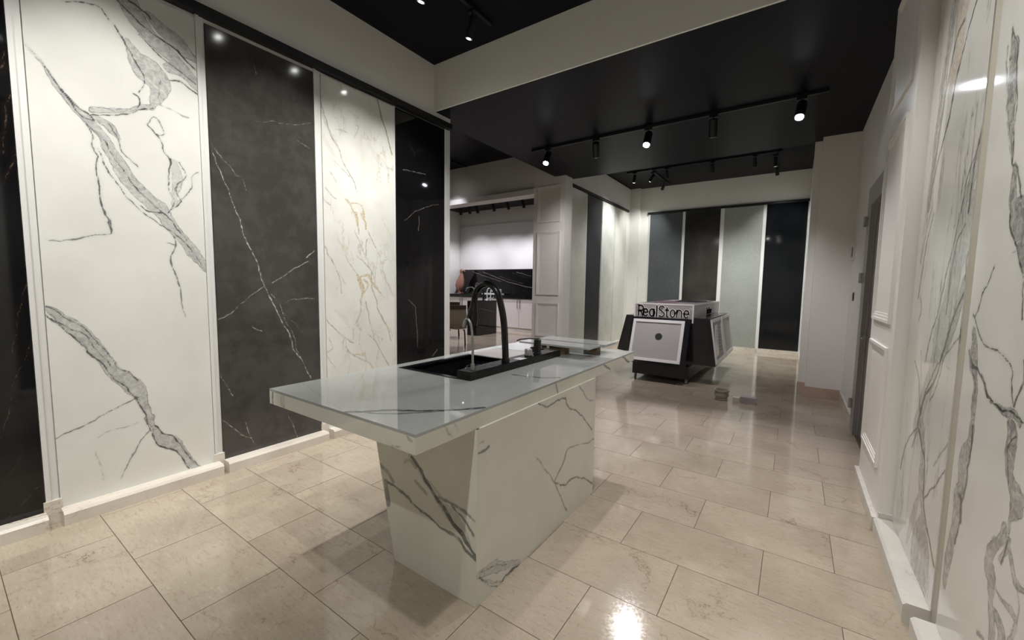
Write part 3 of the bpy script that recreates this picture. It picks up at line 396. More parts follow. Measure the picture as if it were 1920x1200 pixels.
def refine(pts, k=3):
    if len(pts) < 3: return pts
    P = [np.array(p) for p in pts]; out = []
    for i in range(len(P) - 1):
        p0, p1, p2, p3 = P[max(0, i - 1)], P[i], P[i + 1], P[min(len(P) - 1, i + 2)]
        for j in range(k):
            t = j / k
            out.append(tuple(.5 * ((2 * p1) + (p2 - p0) * t + (2 * p0 - 5 * p1 + 4 * p2 - p3) * t * t + (3 * p1 - p0 - 3 * p2 + p3) * t ** 3)))
    out.append(tuple(P[-1]))
    return [(a, b, max(c, 0)) for a, b, c in out]

def vnoise(U, V, wl, seed):
    r = np.random.RandomState(seed).rand(64, 64)
    x, y = U / wl + 100, V / wl + 100
    xi, yi = np.floor(x).astype(int), np.floor(y).astype(int); fx, fy = x - xi, y - yi
    fx, fy = fx * fx * (3 - 2 * fx), fy * fy * (3 - 2 * fy)
    g = lambda a, b: r[a % 64, b % 64]
    return (g(xi, yi) * (1 - fx) * (1 - fy) + g(xi + 1, yi) * fx * (1 - fy) + g(xi, yi + 1) * (1 - fx) * fy + g(xi + 1, yi + 1) * fx * fy) * 2 - 1

def vein_fields(key, U, V):
    n = len(U); U0, V0 = U, V; sd = sum(map(ord, key))
    for wl, am in ((.14, .010), (.055, .0055), (.022, .0032)):
        U = U + am * vnoise(U0, V0, wl, sd); V = V + am * vnoise(U0, V0, wl, sd + 7); sd += 13
    D = np.full((n, 3), 9.0); S = np.zeros((n, 3))
    for kind, st, pts in parse(key):
        c = 'BLG'.index(kind); pts = refine(pts)
        for (u0, v0, w0), (u1, v1, w1) in zip(pts, pts[1:]):
            du, dv = u1 - u0, v1 - v0
            L2 = du * du + dv * dv + 1e-12
            t = np.clip(((U - u0) * du + (V - v0) * dv) / L2, 0, 1)
            d = np.hypot(U - u0 - t * du, V - v0 - t * dv) - (w0 + (w1 - w0) * t)
            m = d < D[:, c]
            D[m, c] = d[m]; S[m, c] = st
    return D, S

def vslab(name, plane, u0, u1, v0, v1, front, back, key, mat, parent=None, res=.006, corners=None):
    """a slab whose face at `front` carries the veins. plane 'x': (u,v)=(y,z); 'y': (x,z); 'z': (x,y).
    corners: optional four (u,v) for a face that is not a rectangle, from u0v0 round to u0v1."""
    nu = max(1, int(round((u1 - u0) / res))); nv = max(1, int(round((v1 - v0) / res)))
    if not VEIN.get(key): nu = nv = 1
    a = np.linspace(0, 1, nu + 1); b = np.linspace(0, 1, nv + 1)
    A_, B_ = np.meshgrid(a, b, indexing='ij')
    c = corners or [(u0, v0), (u1, v0), (u1, v1), (u0, v1)]
    def bil(i): return ((1 - A_) * (1 - B_) * c[0][i] + A_ * (1 - B_) * c[1][i] + A_ * B_ * c[2][i] + (1 - A_) * B_ * c[3][i]).ravel()
    U, V = bil(0), bil(1)
    D, S = vein_fields(key, U, V)
    def pt(u, v, w): return {'x': (w, u, v), 'y': (u, w, v), 'z': (u, v, w)}[plane]
    W = np.full_like(U, front)
    co = {'x': np.stack([W, U, V], 1), 'y': np.stack([U, W, V], 1), 'z': np.stack([U, V, W], 1)}[plane]
    idx = np.arange((nu + 1) * (nv + 1)).reshape(nu + 1, nv + 1)
    q = np.stack([idx[:-1, :-1], idx[1:, :-1], idx[1:, 1:], idx[:-1, 1:]], -1).reshape(-1, 4)
    side = {'x': 1, 'y': -1, 'z': 1}[plane] * (1 if front > back else -1)
    if side < 0: q = q[:, ::-1]
    n0 = len(co)
    ex = [pt(*c[i], front) for i in range(4)] + [pt(*c[i], back) for i in range(4)]
    co = np.concatenate([co, np.array(ex)])
    f2 = [(n0 + i, n0 + (i + 1) % 4, n0 + 4 + (i + 1) % 4, n0 + 4 + i) for i in range(4)] + [(n0 + 7, n0 + 6, n0 + 5, n0 + 4)]
    if side > 0: f2 = [f[::-1] for f in f2[:4]] + [f2[4]]
    else: f2 = f2[:4] + [f2[4][::-1]]
    mn, mx = co.min(0), co.max(0); org = np.array([(mn[0] + mx[0]) / 2, (mn[1] + mx[1]) / 2, mn[2]])
    me = bpy.data.meshes.new(name)
    me.from_pydata((co - org).tolist(), [], q.tolist() + f2)
    for an, F, fill in (('vein', D, 9.0), ('vstr', S, 0.0)):
        at = me.attributes.new(an, 'FLOAT_COLOR', 'POINT')
        arr = np.ones((len(co), 4)) * fill; arr[:n0, :3] = F; arr[:, 3] = 1
        at.data.foreach_set('color', arr.ravel())
    me.materials.append(mat)
    o = bpy.data.objects.new(name, me)
    return put(o, parent, org.tolist())

# meshes without the attribute read 0 there, so give every plain mesh of a veined stone the "far away" value
def no_veins():
    for me in bpy.data.meshes:
        if me.materials and me.materials[0] and 'vein' not in me.attributes:
            m = me.materials[0]
            if any(n.type == 'ATTRIBUTE' for n in m.node_tree.nodes):
                at = me.attributes.new('vein', 'FLOAT_COLOR', 'POINT')
                at.data.foreach_set('color', [9.0] * (4 * len(me.vertices)))
# ------------------------------------------------------------------ the room shell
ZH, ZS, ZK = 3.95, 3.44, 4.05          # high ceiling, low slab, rear and kitchen ceilings
def S_(name, *a, parent=None, bev=0):
    o = box(name, *a, parent=parent, bev=bev)
    if parent is None: o['kind'] = 'structure'
    return o

floor = S_('floor', -10.3, 0.75, -3.6, 11.45, -.12, -.0025, M['grout'])
TX0, TP, TY0, TR = -.06, .6725, .142, .4075
def tile_rects():
    for k in range(-9, 28):
        y0 = TY0 + TR * k; y1 = y0 + TR
        off = TX0 if k % 2 else -.42
        for j in range(-17, 3):
            x0 = off + TP * j; x1 = x0 + TP
            yield k, max(x0, -10.2), min(x1, .575), y0, min(y1, 11.0)
g_ = .0017
tile_mesh = {}
stuff = B()
ntile = 0
for k, x0, x1, y0, y1 in tile_rects():
    if x1 - x0 < .02 or y1 - y0 < .02: continue
    if y0 > 7.0 and x0 > .15: continue
    near = k >= -3 and x1 > (-3.56 if (y1 < 3.8 or y0 > 6.6) else -4.3)
    if near:
        if y1 < 3.8 or y0 > 6.9: x0 = max(x0, -3.56 if y1 < 3.8 else -3.75)
        if x1 - x0 < .02: continue
        x0 += g_; x1 -= g_; yy0, yy1 = y0 + g_, y1 - g_
        key = (round(x1 - x0, 4), round(yy1 - yy0, 4))
        if key not in tile_mesh:
            o = box('floor_tile', x0, x1, yy0, yy1, -.0025, 0, M['tile'], parent=floor)
            tile_mesh[key] = o.data
        else:
            o = bpy.data.objects.new('floor_tile', tile_mesh[key])
            put(o, floor, ((x0 + x1) / 2, (yy0 + yy1) / 2, -.0025))
        ntile += 1
    else:
        bx(stuff, x0 + g_, x1 - g_, y0 + g_, y1 - g_, -.0025, 0)
obj('distant_floor_tiles', stuff, M['tile'], floor)['kind'] = 'stuff'
print('tiles', ntile)

S_('wall_left', -3.72, -3.56, -3.5, 3.77, 0, ZH, M['wall'])
up = B(); bx(up, -3.56, -3.548, -3.5, 3.77, 3.365, ZS); bx(up, -3.56, -3.548, -3.5, 3.51, ZS, ZH)
u_ = obj('trim_left_fascia', up, M['beam']); u_['kind'] = 'structure'
S_('ceiling', -3.72, .75, -3.5, 3.52, ZH, ZH + .1, M['ceiling'])
S_('trim_beam_face', -3.548, .75, 3.50, 3.52, ZS, ZH, M['beam'])
S_('ceiling_lowered', -3.72, .75, 3.52, 7.03, ZS, ZK + .1, M['ceiling'])
S_('ceiling_rear', -3.95, .75, 7.03, 11.2, ZK, ZK + .1, M['ceiling'])
S_('ceiling_kitchen', -10.3, -3.72, 3.0, 11.45, ZH + .1, ZK + .14, M['ceiling'])
S_('ceiling_dining', -10.2, -3.72, 0.0, 6.75, ZH, ZH + .1, M['ceiling'])
S_('wall_dining', -10.2, -3.72, 0.0, .1, 0, ZH, M['wall'])
S_('wall_kitchen_left', -10.3, -10.15, 0, 11.45, 0, ZK, M['wall'])
S_('wall_kitchen_back', -10.15, -3.95, 11.33, 11.45, 0, ZK, M['wall'])
S_('wall_lintel', -10.15, -3.56, 6.75, 6.95, 3.2, ZK, M['wall'])
S_('trim_lintel', -10.15, -4.13, 6.67, 6.97, 3.17, 3.275, M['moulding'], bev=.006)
S_('wall_rear_left', -3.95, -3.76, 6.98, 11.05, 0, ZK, M['wall'])
S_('wall_rear', -3.95, .75, 11.03, 11.2, 0, ZK, M['wall'])
S_('trim_rear_corner', -3.76, -3.5, 10.93, 11.03, 0, ZK, M['wall'])
S_('wall_rear_right', .15, .3, 7.05, 11.03, 0, ZK, M['wall'])
S_('trim_rear_pier_edge', .105, .19, 6.99, 7.07, 0, ZS, M['wall'])
S_('trim_rear_pier', .185, .62, 6.82, 7.05, 0, ZS, M['wall'])
S_('wall_back', -3.72, .75, -3.6, -3.5, 0, ZH, M['wall'])

# mouldings: raised picture-frame on a flat face
def frame_mould(bm, plane, u0, u1, v0, v1, w, sgn, width=.045, d=.018):
    """three stepped rings"""
    def ring(a, b, h):
        for (p0, p1, q0, q1) in ((u0 + a, u1 - a, v0 + a, v0 + b), (u0 + a, u1 - a, v1 - b, v1 - a), (u0 + a, u0 + b, v0 + b, v1 - b), (u1 - b, u1 - a, v0 + b, v1 - b)):
            e = w + sgn * h
            lo, hi = min(w, e), max(w, e)
            if plane == 'x': bx(bm, lo, hi, p0, p1, q0, q1)
            else: bx(bm, p0, p1, lo, hi, q0, q1)
    ring(0, width * .35, d); ring(width * .35, width * .7, d * .62); ring(width * .7, width, d * .3)

colm = S_('wall_column', -4.16, -3.5, 6.7, 6.98, 0, ZK, M['moulding'])
for z0, z1 in ((.50, 1.14), (1.29, 2.46), (2.63, 3.29)):
    b = B(); frame_mould(b, 'y', -4.07, -3.58, z0, z1, 6.7, -1, .05, .02); obj('panel_moulding', b, M['moulding'], colm)
S_('baseboard_column', -4.175, -3.485, 6.685, 6.70, 0, .13, M['pink_skirt'])

# right-hand wall: door bay, pier with mouldings, slab bay
S_('wall_right_far', .575, .75, 5.50, 6.82, 0, ZS, M['wall'])
S_('wall_right_over_door', .575, .75, 4.07, 5.50, 2.47, ZS, M['wall'])
pier = S_('wall_right_pier', .49, .75, 3.22, 4.09, 0, ZH, M['moulding'])
for z0, z1 in ((.34, 1.10), (1.25, 2.50), (2.68, 3.42)):
    b = B(); frame_mould(b, 'x', 3.36, 4.02, z0, z1, .49, -1, .055, .014); obj('panel_moulding', b, M['moulding'], pier)
S_('wall_right', .575, .75, -3.5, 3.22, 0, ZH, M['wall'])
b = B(); bx(b, .462, .49, 3.205, 4.10, 0, .085, .004); bx(b, .49, .56, 3.195, 3.22, 0, .125, .004)
o = obj('baseboard_pier', b, M['ledge_r']); o['kind'] = 'structure'
S_('baseboard_right_far', .555, .575, 5.5, 6.80, 0, .13, M['ledge'])
S_('baseboard_rear_pier', .18, .56, 6.80, 6.82, 0, .14, M['pink_skirt'])
S_('baseboard_pier_edge', .095, .185, 6.97, 6.99, 0, .16, M['pink_skirt'])
S_('baseboard_rear_corner', -3.76, -3.49, 10.91, 10.93, 0, .10, M['ledge'])
S_('baseboard_rear_right', .135, .15, 7.08, 10.98, 0, .12, M['ledge'])

door = S_('door_1', .60, .64, 4.2, 5.27, .01, 2.28, M['door'])
b = B(); bx(b, .593, .60, 4.3, 5.14, .35, 1.1); bx(b, .593, .60, 4.3, 5.14, 1.3, 2.1)
obj('door_leaf_panel', b, M['door'], door)
b = B(); bx(b, .555, .66, 5.27, 5.50, 0, 2.47); bx(b, .555, .66, 4.1, 5.27, 2.28, 2.47); bx(b, .59, .66, 5.22, 5.27, 0, 2.28)
obj('door_frame', b, M['doorframe'], door)
for z in (2.14, 1.58, .29):
    b = B(); cyl(b, (.535, 5.43, z - .05), (.535, 5.43, z + .05), .014); bx(b, .54, .556, 5.40, 5.47, z - .045, z + .045)
    obj('door_hinge', b, M['nickel'], door, smooth=True)
b = B(); bx(b, .57, .59, 5.15, 5.18, .98, 1.02); tube(b, [(.56, 5.17, 1.0), (.55, 5.10, 1.0), (.55, 5.02, 1.0)], .009)
obj('door_handle', b, M['nickel'], door, smooth=True)

# ------------------------------------------------------------------ stone slab displays on the walls
PF, PB = -3.545, -3.5595
def panel(name, label, *a, cat='stone panel', group=None, **k):
    o = vslab(name, *a, **k); return tag(o, label, cat, group)
LP = [(-2.14, -1.34, 'p9', 'marble', 'white marble wall slab standing furthest back along the left-hand wall'),
      (-1.30, -.50, 'p9', 'darkstone', 'dark grey wall slab next to the black slab by the picture edge'),
      (-.457, .343, 'p0', 'blackorange', 'glossy black marble slab with rust veins at the far left edge'),
      (.404, 1.197, 'p1', 'marble', 'tall white marble slab with broad grey diagonal veins'),
      (1.256, 2.048, 'p2', 'darkstone', 'tall charcoal stone slab crossed by fine white veins'),
      (2.118, 2.905, 'p3', 'marble_gold', 'white marble slab with olive and gold veins'),
      (2.940, 3.665, 'p4', 'blackstone', 'glossy black slab at the free end of the left wall')]
ZT = [3.29, 3.29, 3.27, 3.272, 3.268, 3.285, 3.29]
for (y0, y1, key, mt, lab), zt in zip(LP, ZT):
    panel('stone_slab', lab, 'x', y0, y1, .08, zt, PF, PB, key, M[mt], group='slabs on the left wall')
for y0, y1 in ((.343, .404), (1.197, 1.256), (2.048, 2.118), (2.905, 2.940)):
    o = S_('trim_batten', -3.56, -3.553, y0 + .004, y1 - .004, .14, 3.30, M['strip'])
    if y1 - y0 > .05:
        o = S_('trim_batten_edge', -3.56, -3.542, y0 + .003, y0 + .024, .14, 3.30, M['strip'])
S_('trim_batten_end', -3.56, -3.55, 3.668, 3.765, 0, 3.30, M['strip'])
for y0, y1 in ((.335, .41), (1.19, 1.26), (2.045, 2.12), (2.9, 2.945)):
    S_('baseboard_left_strip', -3.56, -3.538, y0, y1, 0, .143, M['ledge'], bev=.003)
def ledge(x0, x1, y0, y1, side, mt):
    """marble kerb under a slab, with a sloping nose"""
    pts = ([(x0, 0), (x1, 0), (x1, .068), (x1 - .012, .083), (x0, .083)] if side > 0 else
           [(x0, 0), (x0, .083), (x0 + .012, .094), (x1, .094), (x1, 0)])
    o = obj('baseboard_kerb', prism(B(), pts, 'y', y0, y1), M[mt]); o['kind'] = 'structure'; return o
for y0, y1 in ((-2.16, -1.32), (-1.31, -.5), (-.48, .343), (.402, 1.222), (1.256, 2.068), (2.118, 2.90), (2.935, 3.70)):
    ledge(-3.56, -3.452, y0, y1, 1, 'ledge')

def rail(name, label, *a):
    b = bx(B(), *a, .003)
    return tag(obj(name, b, M['black']), label, 'rail')
rail('slab_rail', 'long black rail along the top of the slabs on the left wall', -3.56, -3.49, -3.4, 3.745, 3.30, 3.362)
rail('slab_rail', 'short black rail above the pale slabs beside the white column', -3.76, -3.715, 7.30, 10.75, 3.42, 3.475)
rail('slab_rail', 'black rail across the rear wall above the four slabs', -3.30, .145, 10.985, 11.03, 3.36, 3.415)

# right-hand wall slabs
panel('stone_slab', 'white marble slab with brown streaks beside the moulded white pier', 'x', 2.36, 3.20, .10, 3.45, .552, .574, 'r1', M['marble_streaked'], group='slabs on the right wall')
panel('stone_slab', 'white marble slab with bold grey veins at the right edge', 'x', 1.50, 2.275, .10, 3.45, .552, .574, 'r2', M['marble_right'], group='slabs on the right wall')
panel('stone_slab', 'dark grey slab on the right wall just behind the viewer', 'x', .62, 1.44, .10, 3.45, .552, .574, 'p9', M['darkstone'], group='slabs on the right wall')
S_('trim_batten_right', .556, .575, 2.275, 2.36, 0, 3.45, M['gap'])
S_('trim_batten_right', .556, .575, 1.44, 1.50, 0, 3.45, M['strip'])
ledge(.468, .575, 2.368, 3.19, -1, 'ledge_r'); ledge(.478, .575, 1.50, 2.285, -1, 'ledge_r'); ledge(.478, .575, .62, 1.44, -1, 'ledge_r')
rail('slab_rail', 'black rail along the top of the slabs on the right wall', .53, .574, .5, 3.215, 3.47, 3.53)

# rear-left wall slabs (on x=-3.74)
for y0, y1, mt, lab in ((7.38, 8.15, 'plain_a', 'pale cream slab nearest the white column'), (8.20, 8.96, 'plain_b', 'narrow-looking charcoal slab between two pale slabs'),
                        (9.02, 9.80, 'plain_c', 'pale streaked slab beyond the charcoal slab'), (9.83, 10.62, 'plain_a', 'last pale slab before the rear corner')):
    panel('stone_slab', lab, 'x', y0, y1, .085, 3.41, -3.738, -3.7595, '', M[mt], group='slabs beside the column')
S_('trim_batten', -3.76, -3.742, 8.155, 8.195, .085, 3.41, M['strip'])
S_('trim_column_batten', -3.76, -3.735, 7.02, 7.33, 0, 3.42, M['strip'])
for y0, y1 in ((7.36, 8.16), (8.19, 8.98), (9.0, 9.82), (9.84, 10.64)): ledge(-3.76, -3.69, y0, y1, 1, 'ledge')
# rear wall slabs (on y=11)
for x0, x1, mt, lab in ((-3.235, -2.43, 'slate', 'slate blue-grey slab at the left of the rear wall'), (-2.365, -1.575, 'umber', 'dark umber slab behind the sample trolley'),
                        (-1.49, -.70, 'greige', 'light grey slab on the rear wall'), (-.635, .125, 'jet', 'jet black slab at the right end of the rear wall')):
    panel('stone_slab', lab, 'y', x0, x1, .09, 3.355, 11.0, 11.02, '', M[mt], group='slabs on the rear wall')
    b = prism(B(), [(x0 - .01, 0), (x1 + .01, 0), (x1 + .01, .085), (x0 - .01, .085)], 'y', 10.95, 11.025)
    o = obj('baseboard_kerb', b, M['ledge']); o['kind'] = 'structure'
for x0, x1 in ((-2.43, -2.365), (-1.575, -1.49), (-.70, -.635), (-3.27, -3.235), (.125, .148)):
    S_('trim_batten', x0, x1, 11.005, 11.03, 0, 3.36, M['strip'])

# ------------------------------------------------------------------ the island
isl = empty('kitchen_island', (-1.65, 2.2, 0), 'veined white marble island with a black sink and overhanging worktop', 'kitchen island')
ZT0, ZT1 = .825, .903
X0, X1, Y0, Y1 = -2.205, -1.108, .997, 3.455
# worktop skin: four pieces round the sink cut-out
SX0, SX1, SY0, SY1 = -2.095, -1.50, 1.765, 2.835
def top_piece(u0, u1, v0, v1):
    return vslab('worktop_slab', 'z', u0, u1, v0, v1, ZT1, ZT1 - .012, 'top', M['top'], isl, res=.0065)
wt = B()
for r in ((X0, X1, Y0, SY0), (X0, X1, SY1, Y1), (X0, SX0, SY0, SY1), (SX1, X1, SY0, SY1)):
    top_piece(*r)
vslab('worktop_edge', 'x', Y0, Y1, ZT0, ZT1 - .012, X1, X1 - .012, 'ce', M['island'], isl, res=.0065)
vslab('worktop_edge', 'y', X0, X1 - .012, ZT0, ZT1 - .012, Y0, Y0 + .012, 'cf', M['island'], isl, res=.0065)
vslab('worktop_edge', 'x', Y0 + .012, Y1, ZT0, ZT1 - .012, X0, X0 + .012, 'pz', M['island'], isl)
vslab('worktop_edge', 'y', X0 + .012, X1 - .012, ZT0, ZT1 - .012, Y1, Y1 - .012, 'pz', M['island'], isl)
b = B()
for r in ((X0 + .012, X1 - .012, Y0 + .012, SY0 - .01), (X0 + .012, X1 - .012, SY1 + .01, Y1 - .012), (X0 + .012, SX0 - .01, SY0 - .01, SY1 + .01), (SX1 + .01, X1 - .012, SY0 - .01, SY1 + .01)):
    bx(b, r[0], r[1], r[2], r[3], ZT0, ZT1 - .0125)
obj('worktop_underside', b, M['island'], isl)
# pedestal: the left flank leans outwards
YB0, YB1 = 1.338, 2.625
vslab('pedestal_end', 'y', -1.645, -1.098, 0, ZT0, YB0, YB0 + .02, 'bl', M['island'], isl, res=.0055,
      corners=[(-1.652, .001), (-1.0985, .001), (-1.0985, ZT0), (-1.84, ZT0)])
vslab('pedestal_side', 'x', YB0 + .0005, YB1, .001, ZT0, -1.098, -1.118, 'br', M['island'], isl, res=.0065)
xs = -1.652 - .188 * .68 / .824
b = prism(B(), [(-1.652, .001), (-1.122, .001), (-1.122, .68), (xs, .68)], 'y', YB0 + .022, YB1)
prism(b, [(xs, .6801), (-1.122, .6801), (-1.122, ZT0), (-1.84, ZT0)], 'y', YB0 + .022, 1.75)
obj('pedestal_body', b, M['island'], isl)

# ------------------------------------------------------------------ sink and fittings
sink = empty('sink', (-1.8, 2.3, ZT1), 'black rectangular sink with a raised tap ledge set in the worktop', 'sink')
b = B()
zr = ZT1 + .004
for r in ((SX0 - .012, SX0 + .02, SY0 - .012, SY1 + .012), (SX0 + .02, -1.60, SY0 - .012, SY0 + .02), (SX0 + .02, -1.60, SY1 - .02, SY1 + .012)):
    bx(b, r[0], r[1], r[2], r[3], ZT1 - .01, zr)
obj('rim', b, M['blackgloss'], sink)
b = B(); zb = .70
bx(b, SX0, SX0 + .008, SY0, SY1, zb, ZT1 - .01); bx(b, -1.61, -1.60, SY0, SY1, zb, ZT1 - .01)
bx(b, SX0 + .008, -1.61, SY0, SY0 + .008, zb, ZT1 - .01); bx(b, SX0 + .008, -1.61, SY1 - .008, SY1, zb, ZT1 - .01)
bx(b, SX0, -1.60, SY0, SY1, zb - .008, zb)
bx(b, SX0 + .008, -1.61, 2.39, 2.40, zb, ZT1 - .03)
obj('basin', b, M['blackgloss'], sink)
b = B(); bx(b, -1.60, -1.494, 1.757, 2.845, ZT1 - .01, .954, .004)
obj('tap_ledge', b, M['gunmetal'], sink)
b = B(); bx(b, -1.75, -1.60, 2.80, 2.845, ZT1 + .001, .954, .004); obj('end_ledge', b, M['gunmetal'], sink)
b = B(); bx(b, -1.55, -1.49, 2.27, 2.345, .9541, .9552); obj('care_card', b, M['white_frame'], sink)
b = B(); cyl(b, (-1.9, 2.1, zb), (-1.9, 2.1, zb + .006), .045); obj('drain', b, M['gunmetal'], sink, smooth=True)
b = B(); bx(b, -2.085, -1.73, 2.42, 2.79, ZT1 + .0045, ZT1 + .012, .002)
tag(obj('draining_board', b, M['sample_grey']), 'flat grey draining board lying across the far half of the sink', 'board')
b = lathe(B(), (-1.79, 2.16, zb + .0005), [(.001, 0), (.055, 0), (.062, .12), (.066, .19), (.060, .19), (.055, .02), (.001, .02)])
tag(obj('black_cup', b, M['blackgloss'], smooth=True), 'dark round cup standing inside the black sink', 'cup')

# main tap: arch with a flared pull-down head
tap = empty('arched_tap', (-1.53, 2.15, .954), 'tall black arched kitchen tap rising from the sink ledge', 'tap')
b = B(); cyl(b, (-1.53, 2.15, .9541), (-1.53, 2.15, .975), .027); obj('tap_base', b, M['gunmetal'], tap, smooth=True)
b = tube(B(), [(-1.53, 2.15, .97), (-1.538, 2.15, 1.10), (-1.549, 2.15, 1.22), (-1.572, 2.15, 1.32), (-1.606, 2.15, 1.41), (-1.665, 2.15, 1.457), (-1.73, 2.15, 1.452), (-1.78, 2.15, 1.41), (-1.80, 2.15, 1.34)], .022, 16)
obj('tap_arch', b, M['gunmetal'], tap, smooth=True)
b = tube(B(), [(-1.508, 2.132, .975), (-1.514, 2.132, 1.10), (-1.524, 2.132, 1.22), (-1.547, 2.132, 1.328), (-1.586, 2.132, 1.43), (-1.66, 2.132, 1.484), (-1.70, 2.132, 1.482)], .0065, 8)
obj('tap_hose', b, M['blackgloss'], tap, smooth=True)
b = tube(B(), [(-1.80, 2.15, 1.345), (-1.806, 2.15, 1.30), (-1.815, 2.15, 1.24), (-1.822, 2.15, 1.175)], [.021, .024, .034, .041, .040], 18)
obj('spray_head', b, M['gunmetal'], tap, smooth=True)
# small filter tap
st = empty('filter_tap', (-1.534, 1.823, .954), 'thin brushed metal drinking tap at the near end of the sink', 'tap')
b = B(); cyl(b, (-1.534, 1.823, .9541), (-1.534, 1.823, .99), .0115); obj('tap_base', b, M['nickel'], st, smooth=True)
b = tube(B(), [(-1.534, 1.823, .985), (-1.535, 1.823, 1.08), (-1.540, 1.823, 1.17), (-1.552, 1.823, 1.225), (-1.575, 1.823, 1.252), (-1.598, 1.823, 1.238), (-1.609, 1.823, 1.20)], .0072, 12)
obj('tap_spout', b, M['nickel'], st, smooth=True)
b = B(); cyl(b, (-1.565, 1.80, .9541), (-1.565, 1.80, .966), .008); tag(obj('sink_button', b, M['chrome'], smooth=True), 'tiny shiny button beside the thin tap', 'button')
# knob and dispenser
kn = empty('control_knob', (-1.537, 2.44, .954), 'ribbed silver knob on the sink ledge', 'knob')
b = B(); cyl(b, (-1.537, 2.44, .9541), (-1.537, 2.44, .96), .03); obj('knob_base', b, M['black'], kn, smooth=True)
b = lathe(B(), (-1.537, 2.44, .96), [(.001, 0), (.025, 0), (.025, .04), (.022, .044), (.001, .044)]); obj('knob_body', b, M['nickel'], kn, smooth=True)
b = B()
for j in range(14):
    a = 2 * PI * j / 14; cyl(b, (-1.537 + .0252 * math.cos(a), 2.44 + .0252 * math.sin(a), .964), (-1.537 + .0252 * math.cos(a), 2.44 + .0252 * math.sin(a), .998), .0022, seg=6)
obj('knob_ribs', b, M['nickel'], kn, smooth=True)
dp = empty('lever_mixer', (-1.542, 2.57, .954), 'short black mixer with a long flat lever behind the silver knob', 'tap')
b = B(); bx(b, -1.562, -1.522, 2.55, 2.59, .9541, 1.056, .004); obj('mixer_body', b, M['black'], dp)
b = loft(B(), [[(x, y + dy, z + dz) for dy, dz in ((-w, -.004), (w, -.004), (w, .004), (-w, .004))] for x, y, z, w in ((-1.525, 2.57, 1.064, .014), (-1.60, 2.555, 1.062, .011), (-1.66, 2.535, 1.054, .009), (-1.69, 2.52, 1.042, .007))])
obj('mixer_lever', b, M['black'], dp)
b = B(); cyl(b, (-1.542, 2.57, .9541), (-1.542, 2.57, .96), .034); obj('mixer_plate', b, M['black'], dp, smooth=True)

# samples laid at the far end of the worktop
def slabtop(label, x0, x1, y0, y1, z0, z1):
    b = bx(B(), x0, x1, y0, y1, z0, z1, .0015)
    o = obj('marble_sample', b, M['top']); return tag(o, label, 'sample', 'marble samples on the island')
slabtop('thin white marble sample board propped on wooden blocks behind the sink', -1.90, -1.262, 2.865, 3.085, .970, .984)
slabtop('second thin marble board lying behind the propped one', -1.88, -1.235, 3.12, 3.36, .966, .984)
for lab, x0, x1, y0, y1, z1 in (('raw wooden block nearest the silver knob, under the sample board', -1.76, -1.68, 2.87, 2.95, .9695), ('longer raw wooden block under the middle of the sample board', -1.64, -1.50, 2.93, 3.01, .9695),
                                ('small wooden block under the second sample board', -1.42, -1.34, 3.2, 3.28, .9655), ('wooden block at the far edge under the second sample board', -1.80, -1.70, 3.2, 3.28, .9655)):
    tag(box('wooden_block', x0, x1, y0, y1, ZT1, z1, M['wood'], bev=.002), lab, 'block', 'wooden blocks on the island')

# ------------------------------------------------------------------ sample trolley
tr = empty('sample_trolley', (-1.7, 7.7, 0), 'black wheeled display trolley with slanted sides holding framed white samples', 'display stand')
b = B(); bx(b, -2.10, -1.245, 6.50, 9.0, .075, .27, .004); obj('plinth', b, M['blackgloss'], tr)
b = B(); bx(b, -2.09, -1.27, 6.62, 9.0, .27, .985); obj('core', b, M['blackgloss'], tr)
for x, y in ((-2.06, 6.55), (-1.285, 6.55), (-2.06, 8.95), (-1.285, 8.95)):
    c = B(); cyl(c, (x - .012, y, .03), (x + .012, y, .03), .03); bx(c, x - .018, x + .018, y - .004, y + .02, .045, .075)
    obj('caster', c, M['nickel'], tr, smooth=True)
# printed stone box on top
TBX0, TBX1, TBY0, TBY1, TBZ0, TBZ1 = -2.125, -1.235, 6.575, 9.06, .985, 1.205
b = B(); bx(b, TBX0, TBX1, TBY0, TBY1, TBZ0, TBZ1); hb = obj('header_box', b, M['stonebox'], tr)
b = B(); e = .016
for (x0, x1, y0, y1, z0, z1) in ((TBX0 - .004, TBX1 + .004, TBY0 - .004, TBY0 + e, TBZ1 - e, TBZ1 + .004), (TBX1 - e, TBX1 + .004, TBY0 + e, TBY1, TBZ1 - e, TBZ1 + .004),
                                 (TBX0 - .004, TBX0 + e, TBY0 - .004, TBY0 + e, TBZ0, TBZ1 - e), (TBX1 - e, TBX1 + .004, TBY0 - .004, TBY0 + e, TBZ0 - .06, TBZ1 - e)):
    bx(b, x0, x1, y0, y1, z0, z1)
obj('header_edging', b, M['white_frame'], hb)
